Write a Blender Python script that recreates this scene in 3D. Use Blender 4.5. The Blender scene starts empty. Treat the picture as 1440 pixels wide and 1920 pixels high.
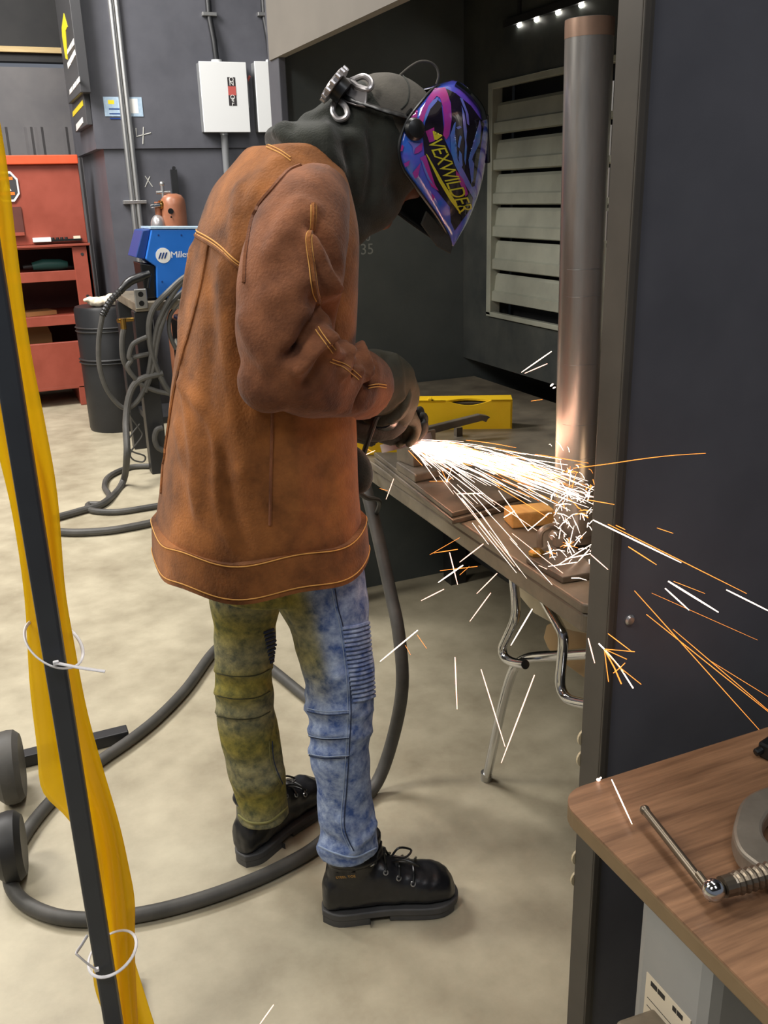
import bpy, bmesh, math, random
import numpy as np
from mathutils import Vector, Matrix
from mathutils.bvhtree import BVHTree
random.seed(7); np.random.seed(7)
SC = bpy.context.scene
COL = SC.collection

# ------------------------------------------------------------------ camera
# World axes follow the welding booth: Y runs along the bench, X across it, Z up.
FPX, CAMH = 1720.0, 1.55
def unit(v):
    v = np.array(v, float); return v/np.linalg.norm(v)
_z = -unit([140, -4950, -FPX]); _y = np.array([-790., 575., -FPX])
_y = unit(_y-_z*(_y@_z)); _x = np.cross(_y, _z)
ROT = np.array([_x, _y, _z]); CAM = np.array([0, 0, CAMH])
cd = bpy.data.cameras.new('camera'); cam = bpy.data.objects.new('camera', cd); COL.objects.link(cam)
cd.sensor_fit = 'HORIZONTAL'; cd.sensor_width = 36; cd.lens = FPX*36/1440
cd.clip_start = .05; cd.clip_end = 60
cam.matrix_world = Matrix(((*ROT[0], 0), (*ROT[1], 0), (*ROT[2], CAMH), (0, 0, 0, 1)))
SC.camera = cam
def ray(px, py): return ROT@np.array([px-720, 960-py, -FPX])
def at(px, py, X=None, Y=None, Z=None):
    """point of the real plane X=, Y= or Z= seen at a photo pixel (used to measure the room)"""
    d = ray(px, py)
    t = (X-CAM[0])/d[0] if X is not None else (Y-CAM[1])/d[1] if Y is not None else (Z-CAM[2])/d[2]
    return CAM+t*d

# ------------------------------------------------------------------ light
SC.view_settings.view_transform = 'Standard'; SC.view_settings.look = 'None'
SC.view_settings.gamma = 1; SC.view_settings.use_curve_mapping = False
SC.view_settings.exposure = 0.0
w = bpy.data.worlds.new('world'); SC.world = w; w.use_nodes = True
bg = w.node_tree.nodes['Background']; bg.inputs[0].default_value = (.80, .86, 1.0, 1); bg.inputs[1].default_value = .2
def area(name, loc, tgt, sx, sy, power, col=(1, 1, 1)):
    l = bpy.data.lights.new(name, 'AREA'); l.shape = 'RECTANGLE'; l.size = sx; l.size_y = sy; l.energy = power; l.color = col
    o = bpy.data.objects.new(name, l); COL.objects.link(o); o.location = loc
    o.rotation_euler = (Vector(tgt)-Vector(loc)).to_track_quat('-Z', 'Y').to_euler(); return o
area('shop_or_fill_light', (-2.3, 2.9, 3.5), (.3, 1.9, .8), .8, 1.4, 90, (1, .95, .87))
area('shop_or_fill_light', (-1.7, .2, 3.5), (.7, 1.6, .9), .6, 1.0, 38, (1, .96, .9))
area('shop_or_fill_light', (1.15, 2.5, 4.9), (1.15, 2.5, 0), .7, 3.4, 105, (1, .96, .9))
area('shop_or_fill_light', (-1.0, 5.5, 4.5), (.5, 6.6, 1.0), 1.2, 2.2, 340, (1, .96, .92))
area('shop_or_fill_light', (.5, -1.1, 4.6), (.9, 1.0, 1.4), .8, 1.2, 36, (.92, .95, 1))  # near fill, added to brighten the divider face
def lamp(name, loc, power, col, r=.03):
    l = bpy.data.lights.new(name, 'POINT'); l.energy = power; l.color = col; l.shadow_soft_size = r
    o = bpy.data.objects.new(name, l); COL.objects.link(o); o.location = loc
lamp('spark_glow', (1.0, 1.75, 1.0), .45, (1, .66, .4), .06)
lamp('spark_glow', (1.06, 1.27, .97), .3, (1, .66, .4), .05)

# ------------------------------------------------------------------ helpers
def lin(c):
    c = [x/255 for x in c[:3]]
    return tuple(x/12.92 if x <= .04045 else ((x+.055)/1.055)**2.4 for x in c)
MATS = {}
def mat(name, col, col2=None, rough=.6, metal=0., scale=6., detail=4., lo=.35, hi=.65, bump=0., bscale=60., coat=0., sheen=0.,
        emit=0., trans=0., spec=.5, stretch=None, attr=None, attrcol=None, attrcol2=None, rvar=0.):
    m = bpy.data.materials.new(name); m.use_nodes = True; nt = m.node_tree; N, L = nt.nodes, nt.links
    b = N['Principled BSDF']; c1 = lin(col)+(1,)
    b.inputs['Base Color'].default_value = c1; b.inputs['Roughness'].default_value = rough; b.inputs['Metallic'].default_value = metal
    b.inputs['Specular IOR Level'].default_value = spec
    b.inputs['Coat Weight'].default_value = coat; b.inputs['Sheen Weight'].default_value = sheen
    if emit:
        b.inputs['Emission Color'].default_value = c1; b.inputs['Emission Strength'].default_value = emit
    if trans: b.inputs['Transmission Weight'].default_value = trans
    tc = N.new('ShaderNodeTexCoord'); src = tc.outputs['Object']
    if stretch:
        mp = N.new('ShaderNodeMapping'); mp.inputs['Scale'].default_value = stretch; L.new(src, mp.inputs['Vector']); src = mp.outputs['Vector']
    out = None
    if col2:
        def two(ca, cb):
            n = N.new('ShaderNodeTexNoise'); n.inputs['Scale'].default_value = scale; n.inputs['Detail'].default_value = detail; n.inputs['Roughness'].default_value = .62
            L.new(src, n.inputs['Vector'])
            r = N.new('ShaderNodeValToRGB'); r.color_ramp.elements[0].position = lo; r.color_ramp.elements[1].position = hi
            r.color_ramp.elements[0].color = lin(ca)+(1,); r.color_ramp.elements[1].color = lin(cb)+(1,)
            L.new(n.outputs['Fac'], r.inputs['Fac']); return r.outputs['Color'], n
        out, n0 = two(col, col2)
        if rvar:
            mr = N.new('ShaderNodeMapRange'); mr.inputs['To Min'].default_value = rough-rvar; mr.inputs['To Max'].default_value = rough+rvar
            L.new(n0.outputs['Fac'], mr.inputs['Value']); L.new(mr.outputs['Result'], b.inputs['Roughness'])
        if attr:
            o2, _ = two(attrcol, attrcol2)
            a = N.new('ShaderNodeAttribute'); a.attribute_name = attr
            mx = N.new('ShaderNodeMix'); mx.data_type = 'RGBA'
            L.new(a.outputs['Fac'], mx.inputs['Factor']); L.new(out, mx.inputs['A']); L.new(o2, mx.inputs['B']); out = mx.outputs['Result']
        L.new(out, b.inputs['Base Color'])
    if bump:
        n = N.new('ShaderNodeTexNoise'); n.inputs['Scale'].default_value = bscale; n.inputs['Detail'].default_value = 3; L.new(src, n.inputs['Vector'])
        bp = N.new('ShaderNodeBump'); bp.inputs['Strength'].default_value = bump; bp.inputs['Distance'].default_value = .004
        L.new(n.outputs['Fac'], bp.inputs['Height']); L.new(bp.outputs['Normal'], b.inputs['Normal'])
    MATS[name] = m; return m

ORG = {}
def frame(axis):
    w_ = unit(axis); a = np.array([0, 0, 1.]) if abs(w_[2]) < .9 else np.array([1., 0, 0])
    u = unit(np.cross(a, w_)); return u, np.cross(w_, u), w_
def spline(pts, n):
    P = np.array(pts, float); m = len(P)
    if m < 3: return np.array([P[0]+(P[-1]-P[0])*i/(n-1) for i in range(n)])
    out = []
    for i in range(n):
        t = i/(n-1)*(m-1); k = min(int(t), m-2); f = t-k
        p0, p1, p2, p3 = P[max(k-1, 0)], P[k], P[k+1], P[min(k+2, m-1)]
        out.append(.5*(2*p1+(p2-p0)*f+(2*p0-5*p1+4*p2-p3)*f*f+(3*p1-p0-3*p2+p3)*f**3))
    return np.array(out)
class MB:
    def __init__(s): s.v = []; s.f = []
    def add(s, V, F):
        o = len(s.v); s.v += [tuple(map(float, p)) for p in V]; s.f += [tuple(i+o for i in f) for f in F]; return s
    def box(s, lo, hi, rot=0, piv=None, M=None):
        lo, hi = np.minimum(lo, hi), np.maximum(lo, hi)
        V = np.array([[(lo, hi)[i & 1][0], (lo, hi)[i >> 1 & 1][1], (lo, hi)[i >> 2 & 1][2]] for i in range(8)])
        if rot:
            p = np.array(piv) if piv is not None else (np.array(lo)+hi)/2
            c, si = math.cos(rot), math.sin(rot); D = V-p
            V = np.stack([D[:, 0]*c-D[:, 1]*si, D[:, 0]*si+D[:, 1]*c, D[:, 2]], 1)+p
        if M is not None: V = V@np.array(M).T
        return s.add(V, [(0, 2, 3, 1), (4, 5, 7, 6), (0, 1, 5, 4), (2, 6, 7, 3), (0, 4, 6, 2), (1, 3, 7, 5)])
    def obox(s, c, u, v, w_, a, b, d):
        c, u, v, w_ = map(np.array, (c, u, v, w_)); V = []
        for i in range(8): V.append(c+u*a*(1 if i & 1 else -1)+v*b*(1 if i & 2 else -1)+w_*d*(1 if i & 4 else -1))
        return s.add(V, [(0, 2, 3, 1), (4, 5, 7, 6), (0, 1, 5, 4), (2, 6, 7, 3), (0, 4, 6, 2), (1, 3, 7, 5)])
    def loft(s, rings, caps=True):
        R = [np.array(r) for r in rings]; n = len(R[0]); F = []
        for k in range(len(R)-1):
            for i in range(n):
                j = (i+1) % n; F.append((k*n+i, k*n+j, (k+1)*n+j, (k+1)*n+i))
        V = np.concatenate(R)
        if caps:
            F.append(tuple(range(n-1, -1, -1))); F.append(tuple((len(R)-1)*n+i for i in range(n)))
        return s.add(V, F)
    def tube(s, pts, r, n=10, closed=False, caps=True, sq=None):
        P = np.array(pts, float); m = len(P); rr = np.broadcast_to(np.array(r, float), (m,)) if np.ndim(r) <= 1 else r
        T = np.zeros_like(P)
        for i in range(m):
            a, b = (P[(i-1) % m], P[(i+1) % m]) if closed else (P[max(i-1, 0)], P[min(i+1, m-1)])
            T[i] = unit(b-a)
        u, v, _ = frame(T[0]); rings = []
        for i in range(m):
            u = unit(u-T[i]*(u@T[i])); v = np.cross(T[i], u)
            rings.append([P[i]+rr[i]*(u*math.cos(2*math.pi*k/n)+v*math.sin(2*math.pi*k/n)*(sq or 1)) for k in range(n)])
        if closed: rings.append(rings[0]); return s.loft(rings, False)
        return s.loft(rings, caps)
    def lathe(s, prof, o, axis, n=24):
        u, v, w_ = frame(axis); o = np.array(o)
        return s.loft([[o+w_*h+max(r, 1e-5)*(u*math.cos(2*math.pi*k/n)+v*math.sin(2*math.pi*k/n)) for k in range(n)] for r, h in prof])
    def cyl(s, a, b, r, n=20, r2=None):
        a, b = np.array(a, float), np.array(b, float); L = np.linalg.norm(b-a)
        return s.lathe([(r, 0), (r if r2 is None else r2, L)], a, b-a, n)
    def ell(s, c, r, n=24, m=14, A=None):
        c = np.array(c); r = np.array(r); A = np.eye(3) if A is None else np.array(A)   # rows of A: the ellipsoid's axes
        rings = []
        for j in range(m+1):
            t = math.pi*(j+.001)/(m+.002)
            rings.append([c+(np.array([math.sin(t)*math.cos(2*math.pi*k/n), math.sin(t)*math.sin(2*math.pi*k/n), -math.cos(t)])*r)@A for k in range(n)])
        return s.loft(rings)
    def prism(s, poly, o, u, v, d):
        o, u, v = map(lambda q: np.array(q, float), (o, u, v)); w_ = unit(np.cross(u, v))
        a = [o+u*p[0]+v*p[1] for p in poly]; return s.loft([a, [q+w_*d for q in a]])
    def build(s, name, m, parent=None, smooth=False, bevel=0, ang=35, fix=True):
        V = np.array(s.v)
        if parent is None:
            lo, hi = V.min(0), V.max(0); org = np.array([(lo[0]+hi[0])/2, (lo[1]+hi[1])/2, lo[2]])
        else: org = ORG[parent.name]
        me = bpy.data.meshes.new(name); me.from_pydata((V-org).tolist(), [], s.f)
        if fix:
            bm = bmesh.new(); bm.from_mesh(me); bmesh.ops.recalc_face_normals(bm, faces=bm.faces); bm.to_mesh(me); bm.free()
        if smooth:
            me.polygons.foreach_set('use_smooth', [True]*len(me.polygons)); me.set_sharp_from_angle(angle=math.radians(ang))
        me.materials.append(MATS[m] if isinstance(m, str) else m)
        o = bpy.data.objects.new(name, me); COL.objects.link(o)
        if parent is None: o.location = org
        else: o.parent = parent
        ORG[o.name] = org
        if bevel:
            bv = o.modifiers.new('bevel', 'BEVEL'); bv.width = bevel; bv.segments = 2; bv.limit_method = 'ANGLE'; bv.angle_limit = math.radians(40)
        return o
def tag(o, label, cat, group=None):
    o['label'] = label; o['category'] = cat
    if group: o['group'] = group
    return o
def thing(name, loc, label, cat, group=None):
    o = bpy.data.objects.new(name, None); COL.objects.link(o); o.location = loc; o.empty_display_size = .05
    ORG[o.name] = np.array(loc, float); return tag(o, label, cat, group)
def lab(o, t): o['label'] = t; return o
def struct(o): o['kind'] = 'structure'; return o

def evaluated(mb, mods):
    me = bpy.data.meshes.new('tmp'); me.from_pydata(mb.v, [], mb.f)
    bm = bmesh.new(); bm.from_mesh(me); bmesh.ops.recalc_face_normals(bm, faces=bm.faces); bm.to_mesh(me); bm.free()
    o = bpy.data.objects.new('tmp', me); COL.objects.link(o)
    for t, kw in mods:
        m = o.modifiers.new(t, t)
        for k, v in kw.items(): setattr(m, k, v)
    dg = bpy.context.evaluated_depsgraph_get(); e = o.evaluated_get(dg); em = e.to_mesh()
    V = np.empty(len(em.vertices)*3); em.vertices.foreach_get('co', V); V = V.reshape(-1, 3)
    Nn = np.empty(len(em.vertices)*3); em.vertices.foreach_get('normal', Nn); Nn = Nn.reshape(-1, 3)
    Fc = [tuple(p.vertices) for p in em.polygons]
    e.to_mesh_clear(); bpy.data.objects.remove(o); bpy.data.meshes.remove(me)
    return V, Nn, Fc
def remesh(mb, vox, smooth=4, factor=.6):
    return evaluated(mb, [('REMESH', dict(mode='VOXEL', voxel_size=vox)), ('SMOOTH', dict(factor=factor, iterations=smooth))])
def normals(V, F):
    me = bpy.data.meshes.new('t'); me.from_pydata(V.tolist(), [], F); me.update()
    N = np.empty(len(V)*3); me.vertices.foreach_get('normal', N); bpy.data.meshes.remove(me); return N.reshape(-1, 3)
def segdist(V, P):
    d = np.full(len(V), 9.)
    for a, b in zip(P[:-1], P[1:]):
        ab = b-a; t = np.clip(((V-a)@ab)/max(ab@ab, 1e-12), 0, 1)
        d = np.minimum(d, np.linalg.norm(V-a-t[:, None]*ab, axis=1))
    return d
class Cloth:
    """remeshed closed surface that can be folded along lines and carry seams laid on it"""
    def __init__(s, mb, vox, smooth=4, factor=.6):
        s.V, s.N, s.F = remesh(mb, vox, smooth, factor); s.tree()
    def tree(s): s.N = normals(s.V, s.F); s.b = BVHTree.FromPolygons(s.V.tolist(), s.F)
    def hit(s, px, py):
        d = Vector(ray(px, py)).normalized(); h = s.b.ray_cast(Vector(CAM), d)
        if h[0] is None:
            for k in range(1, 60):            # nudge in from the silhouette
                for a in range(8):
                    h = s.b.ray_cast(Vector(CAM), Vector(ray(px+k*math.cos(a*.785), py+k*math.sin(a*.785))).normalized())
                    if h[0] is not None: return np.array(h[0]), np.array(h[1])
            q = s.b.find_nearest(Vector(CAM)+d*1.8); return np.array(q[0]), np.array(q[1])
        return np.array(h[0]), np.array(h[1])
    def line(s, pp, n=24, lift=.0015):
        q = spline([(a, b, 0) for a, b in pp], n); r = [s.hit(a[0], a[1]) for a in q]
        return np.array([p+m*lift for p, m in r])
    def folds(s, L):
        D = np.zeros(len(s.V))
        for pp, amp, wd in L:
            P = s.line(pp, 14, 0); D += amp*np.exp(-(segdist(s.V, P)/wd)**2)
        s.V = s.V+s.N*D[:, None]; s.tree()
    def wob(s, amp, freq, seed=0):
        r = np.random.RandomState(seed); D = np.zeros(len(s.V))
        for k in range(6):
            q = r.randn(3)*freq*(1+.5*k); D += np.sin(s.V@q+r.rand()*6)/(1+.5*k)
        s.V = s.V+s.N*(amp*D/3)[:, None]; s.tree()
    def build(s, name, m, parent=None):
        mb = MB(); mb.v = s.V.tolist(); mb.f = s.F
        return mb.build(name, m, parent, smooth=True, ang=80, fix=False)
def stitch(cloth, pp, name, m, parent, r=.0012, n=28, lift=.001):
    return MB().tube(cloth.line(pp, n, lift), r, 5).build(name, m, parent, smooth=True)
def text(body, size=1.0, ext=0.0, spacing=1.0):
    c = bpy.data.curves.new('t', 'FONT'); c.body = body; c.size = size; c.align_x = 'CENTER'; c.align_y = 'CENTER'; c.extrude = ext; c.space_character = spacing
    c.resolution_u = 3
    o = bpy.data.objects.new('t', c); COL.objects.link(o); dg = bpy.context.evaluated_depsgraph_get()
    me = bpy.data.meshes.new_from_object(o.evaluated_get(dg)); V = [tuple(v.co) for v in me.vertices]; F = [tuple(p.vertices) for p in me.polygons]
    bpy.data.objects.remove(o); bpy.data.curves.remove(c); bpy.data.meshes.remove(me); return np.array(V), F
def write(body, name, m, parent, o, u, v, size, lift=.0012, spacing=1.0, sx=1.0):
    V, F = text(body, size, 0, spacing); o, u, v = np.array(o), unit(u), unit(v); w_ = np.cross(u, v)
    mb = MB().add([o+u*p[0]*sx+v*p[1]+w_*lift for p in V], F); return mb.build(name, m, parent, fix=False)

# ------------------------------------------------------------------ materials
mat('concrete', (138, 128, 106), (192, 183, 158), rough=.5, scale=4.4, detail=15, lo=.2, hi=.7, bump=.12, bscale=30, rvar=.1)
mat('dark_paint', (78, 79, 86), (90, 91, 98), rough=.5, scale=3, bump=.05, bscale=120)
mat('booth_paint', (74, 80, 80), (88, 93, 92), rough=.5, scale=3, detail=6, bump=.05, bscale=120)
mat('black_paint', (30, 31, 33), (38, 39, 41), rough=.42, scale=5)
mat('header_paint', (126, 121, 114), (138, 132, 124), rough=.5, scale=2)
mat('rear_metal', (96, 95, 97), (112, 110, 110), rough=.5, scale=2)
mat('rear_dark', (34, 35, 36), (44, 44, 44), rough=.7, scale=3)
mat('pine', (196, 170, 120), (214, 190, 140), rough=.6, scale=3, stretch=(1, 12, 12))
mat('red_paint', (142, 66, 50), (156, 76, 60), rough=.42, scale=5)
mat('red_lip_lit', (214, 84, 48), (222, 94, 58), rough=.4, scale=5)  # brighter orange red paints the light falling on the upturned lip
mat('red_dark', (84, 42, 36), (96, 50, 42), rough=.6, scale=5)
mat('blue_paint', (34, 106, 196), (42, 114, 206), rough=.35, scale=4)
mat('blue_dark', (26, 60, 124), rough=.4)
mat('white_paint', (228, 230, 230), rough=.45)
mat('white', (235, 235, 232), rough=.6)
mat('grey_plastic', (120, 122, 124), rough=.5)
mat('zinc', (190, 190, 188), rough=.35, metal=.9)
mat('chrome', (210, 212, 214), rough=.12, metal=1)
mat('brass', (190, 150, 80), rough=.3, metal=1)
mat('bottle', (146, 92, 66), (160, 106, 80), rough=.35, scale=6)
mat('rubber', (70, 69, 66), (88, 86, 82), rough=.55, scale=8, spec=.4)
mat('rubber_dark', (30, 30, 30), (40, 40, 40), rough=.5, scale=8)
mat('black_plastic', (20, 21, 22), rough=.35)
mat('steel_top', (112, 104, 92), (146, 136, 118), rough=.45, metal=.35, scale=7, detail=8, bump=.05, rvar=.12)
mat('steel_plate', (96, 90, 82), (134, 124, 110), rough=.42, metal=.5, scale=9, detail=8, bump=.06, rvar=.1)
mat('pipe_rust', (150, 122, 104), (172, 142, 122), rough=.35, metal=.5, scale=9)
mat('olive_dark', (50, 50, 26), rough=.85)
mat('olive_thread', (128, 124, 74), rough=.85)
mat('pipe_steel', (160, 156, 150), (200, 195, 188), rough=.3, metal=.75, scale=3, detail=6, stretch=(3, 3, .5), rvar=.07)
mat('louver_metal', (150, 152, 140), (170, 172, 158), rough=.42, metal=.3, scale=6, detail=7)
mat('plenum', (62, 66, 66), (86, 88, 84), rough=.45, metal=.4, scale=5, detail=7)
mat('yellow_steel', (236, 190, 14), (244, 202, 26), rough=.42, scale=8)
mat('shaded', (52, 44, 30), rough=.7)  # dark brown stands in for the shadow inside the channel notch
mat('wood_block', (196, 150, 80), (216, 172, 100), rough=.65, scale=4, stretch=(14, 3, 14))
mat('laminate', (98, 70, 50), (160, 120, 88), rough=.42, scale=4.2, detail=12, lo=.3, hi=.7, stretch=(1.0, 16, 3), rvar=.05)
mat('laminate_edge', (112, 92, 64), (126, 104, 74), rough=.5, scale=8)
mat('edge_paint', (66, 62, 56), (76, 71, 64), rough=.45, scale=6)
mat('cast_iron', (134, 126, 114), (158, 148, 134), rough=.4, metal=.6, scale=12, bump=.1, bscale=60)
mat('screw_steel', (120, 110, 96), rough=.35, metal=.85)
mat('cabinet_grey', (146, 148, 148), (158, 158, 156), rough=.42, scale=4, detail=7)
mat('paper', (226, 214, 190), rough=.7)
mat('ink', (44, 42, 40), rough=.7)
mat('chalk', (190, 190, 184), rough=.9)
mat('chalk_dim', (150, 153, 147), rough=.9)
mat('tan_plastic', (170, 138, 92), rough=.4)
mat('beige_plastic', (196, 182, 150), rough=.4)
mat('post_paint', (44, 48, 56), (52, 57, 64), rough=.4, scale=6)
mat('zip', (224, 222, 224), rough=.4)
mat('suede', (72, 43, 26), (172, 110, 60), rough=.92, scale=6, detail=9, lo=.32, hi=.66, bump=.4, bscale=200, sheen=.12, spec=.15)
mat('suede_sleeve', (78, 48, 35), (150, 97, 66), rough=.92, scale=9, detail=10, lo=.32, hi=.68, bump=.4, bscale=200, sheen=.12, spec=.15)
mat('thread', (216, 160, 84), rough=.8)
mat('denim', (56, 84, 144), (178, 194, 220), rough=.85, scale=46, detail=15, lo=.33, hi=.74, bump=.3, bscale=300, attr='yellow_mask', attrcol=(76, 78, 32), attrcol2=(160, 146, 60))
mat('denim_dark', (34, 46, 74), rough=.85)
mat('denim_thread', (150, 166, 192), rough=.85)
mat('boot_leather', (20, 21, 24), (30, 31, 35), rough=.33, scale=12, bump=.12, bscale=90)
mat('boot_sole', (66, 66, 67), (80, 79, 78), rough=.6, scale=12)
mat('hoodie', (40, 42, 38), (52, 54, 48), rough=.95, scale=10, bump=.3, bscale=260, sheen=.2, spec=.15)
mat('cap_cloth', (76, 72, 66), (90, 86, 78), rough=.9, scale=14, bump=.2, bscale=240)
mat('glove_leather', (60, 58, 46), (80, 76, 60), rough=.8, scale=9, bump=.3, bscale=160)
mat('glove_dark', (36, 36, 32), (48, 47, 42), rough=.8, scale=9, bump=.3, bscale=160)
mat('silver_plastic', (176, 172, 172), rough=.28, metal=.6)
mat('skin', (92, 58, 46), rough=.55)
mat('helmet_blue', (44, 96, 200), (110, 72, 196), rough=.12, scale=9, detail=5, lo=.4, hi=.6, coat=.8)
mat('helmet_magenta', (176, 40, 122), (150, 60, 160), rough=.12, scale=14, coat=.8)
mat('helmet_black', (22, 20, 28), (34, 28, 46), rough=.1, scale=14, coat=.8)
mat('helmet_sky', (70, 120, 200), (120, 110, 200), rough=.12, scale=20, coat=.8)
mat('helmet_yellow', (196, 190, 50), rough=.2, coat=.6)
mat('visor_glass', (18, 22, 20), rough=.05, coat=1)
mat('grinder_grey', (150, 140, 144), rough=.35, metal=.5)
mat('disc_grit', (70, 52, 44), rough=.8)
mat('label_black', (52, 48, 50), rough=.5)
mat('label_red', (190, 90, 84), rough=.5)
mat('sign_grey', (66, 66, 68), rough=.35)
mat('yellow_print', (236, 214, 40), rough=.5)
mat('paper_blue', (150, 176, 200), (176, 198, 216), rough=.6, scale=30)
mat('orange_print', (226, 120, 40), rough=.5)
mat('green_plastic', (30, 84, 78), rough=.5)
mat('cardboard', (150, 104, 60), rough=.8)
mat('led', (255, 250, 236), emit=70)
mat('spark_white', (255, 226, 205), emit=3.6)
mat('spark_pink', (255, 196, 170), emit=2.6)
mat('spark_orange', (255, 150, 62), emit=1.7)
m = mat('vinyl', (250, 222, 60), rough=.22)
nt = m.node_tree; b = nt.nodes['Principled BSDF']
tl = nt.nodes.new('ShaderNodeBsdfTranslucent'); tl.inputs[0].default_value = lin((246, 218, 40))+(1,)
tr = nt.nodes.new('ShaderNodeBsdfTransparent'); tr.inputs[0].default_value = lin((248, 226, 90))+(1,)
m1 = nt.nodes.new('ShaderNodeMixShader'); m1.inputs[0].default_value = .6
m2 = nt.nodes.new('ShaderNodeMixShader'); m2.inputs[0].default_value = .3
nt.links.new(b.outputs[0], m1.inputs[1]); nt.links.new(tl.outputs[0], m1.inputs[2])
nt.links.new(m1.outputs[0], m2.inputs[1]); nt.links.new(tr.outputs[0], m2.inputs[2])
nt.links.new(m2.outputs[0], nt.nodes['Material Output'].inputs[0])
# ------------------------------------------------------------------ room shell
YB, YR = 7.0, 8.9
struct(MB().box((-9, -6, -.1), (8, 10, 0)).build('floor', 'concrete'))
o = struct(MB().box((.95, YB, 0), (5, YB+1.3, 1.89)).box((.9, YB-.02, 1.89), (5, YB+1.3, 4.6)).build('wall_back', 'dark_paint'))
wr = struct(MB().box((-9, YR, 0), (8, YR+.1, 2.62)).build('wall_rear', 'rear_metal'))
struct(MB().box((-9, YR-.02, 2.66), (8, YR+.1, 5.2)).build('trim_1', 'rear_dark'))
zs = at(60, 95, Y=YR)[2]
struct(MB().box((-9, YR-.06, zs-.022), (1.2, YR-.021, zs+.022)).build('trim_2', 'pine', bevel=.004))
for k in range(-4, 6):                      # pairs of pressed ribs in the rear cladding
    for dx in (0, .085):
        x = at(118, 200, Y=YR)[0]+k*-.285+dx-.02
        p = [(-.036, 0), (.036, 0), (.014, .022), (-.014, .022)]
        mb = MB().loft([[(x+a, YR-d, .02) for a, d in p], [(x+a, YR-d, 2.16) for a, d in p]]); mb.build('cladding_rib', 'rear_metal', wr)
struct(MB().box((-9, -6, 5.2), (8, 10, 5.3)).build('ceiling', 'rear_dark'))

# booth: end wall, plenum wall with louver, divider, header and hood
XB, YE = 1.75, 3.26
we = struct(MB().box((1.06, YE, 0), (2.6, YE+.05, 2.62)).build('wall_end', 'booth_paint'))
struct(MB().box((1.035, YE-.035, 0), (1.06, YE+.085, 2.62)).build('trim_3', 'dark_paint', bevel=.003))
zb = at(868, 660, X=XB)[2]
struct(MB().box((XB, 1.16, zb-.02), (XB+.08, YE, 1.10)).box((XB, 1.16, 1.90), (XB+.08, YE, 2.55)).box((XB, 3.05, 1.10), (XB+.08, YE, 1.9))
       .box((XB, 1.16, 1.10), (XB+.08, 1.45, 1.9)).box((XB+.08, 1.16, zb-.02), (2.5, YE, zb)).build('wall_plenum', 'plenum'))
struct(MB().box((2.5, 1.16, 0), (2.55, YE, zb)).build('wall_booth', 'black_paint'))
struct(MB().box((1.0, 1.16, 2.52), (2.6, YE+.05, 2.60)).build('ceiling_booth', 'booth_paint'))
hz = at(530, 110, X=1.06)[2]
struct(MB().box((1.03, 1.16, hz), (1.06, YE+.05, 2.75)).build('wall_header', 'header_paint'))
XD, Y0, Y1 = .82, 1.0545, 1.106
wd = struct(MB().box((XD+.02, Y0+.003, 0), (3.4, Y1, 2.75)).build('wall_right', 'dark_paint'))
struct(MB().box((XD, Y0, 0), (XD+.02, Y1, 2.75)).box((XD, Y0-.004, 0), (XD+.012, Y0, 2.75)).build('trim_4', 'edge_paint', bevel=.002))
for py in (1367, 1406, 1594, 1635):         # pale disc caps on the inner edge of the post
    c = at(1081-(py-1367)*.022, py, X=XD+.012); c[1] = Y1
    MB().cyl(c+[0, 0, 0], c+[0, .004, 0], .017, 18).build('cap_disc', 'beige_plastic', wd)
for a, b in ((155, 210), (236, 292), (315, 370), (395, 450)):   # bright strips standing in for light leaking through slots beside the post
    p, q = at(1149-a*.03, a, X=XD+.01), at(1149-b*.03, b, X=XD+.01)
    MB().box((XD, Y1, q[2]), (XD+.004, Y1+.003, p[2])).build('light_leak', 'zinc', wd)
c = at(1180, 1162, Y=Y0+.003); MB().lathe([(.009, 0), (.009, .002), (.006, .005), (0, .006)], c, (0, -1, 0), 18).build('bolt_head', 'zinc', wd, smooth=True)
# chalk numbers on the end wall
ux, uz = (1, 0, 0), (0, 0, 1)
for s_, px, py, h in (('75', 682, 427, .045), ('70', 684, 445, .045), ('35', 688, 468, .055)):
    write(s_, 'chalk_number', 'chalk_dim', we, at(px, py, Y=YE), ux, uz, h, .0015)
for (a, b) in (((653, 482), (641, 502)), ((641, 490), (650, 493))):
    MB().tube([at(*a, Y=YE-.001), at(*b, Y=YE-.001)], .0015, 5).build('chalk_stroke', 'chalk', we)
for L in ([(255, 240), (256, 256), (283, 249)], [(269, 238), (268, 270)], [(272, 330), (286, 350)], [(281, 331), (272, 351)]):
    MB().tube([at(*q, Y=YB-(.021 if q[1] < 275 else .001)) for q in L], .0035, 5).build('chalk_stroke', 'chalk', o)

# louver
t = thing('louver_vent', (XB, 2.2, 1.1), 'grey metal louver vent with slanted blades in the booth wall behind the pipe', 'vent')
MB().box((XB-.012, 3.03, 1.11), (XB+.03, 3.06, 1.885)).box((XB-.012, 1.5, 1.88), (XB+.01, 3.06, 1.90)).box((XB-.012, 1.5, 1.105), (XB+.01, 3.06, 1.122)).build('vent_frame', 'louver_metal', t, bevel=.002)
MB().box((XB+.09, 1.46, 1.1), (XB+.11, 3.05, 1.9)).build('back_plate', 'black_paint', t)
for py in (190, 263, 330, 395, 460, 524):
    zt = at(985, py, X=XB+.02)[2]; P = [(.0, .010), (-.008, .0), (-.014, -.050), (-.024, -.055), (-.024, -.088), (-.012, -.092), (-.008, -.088), (-.008, -.06), (.0, -.006), (.004, .004)]
    MB().loft([[(XB+.02+a, 3.035, zt+h) for a, h in P], [(XB+.02+a, 1.52, zt+h) for a, h in P]]).build('louver_blade', 'louver_metal', t)

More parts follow.
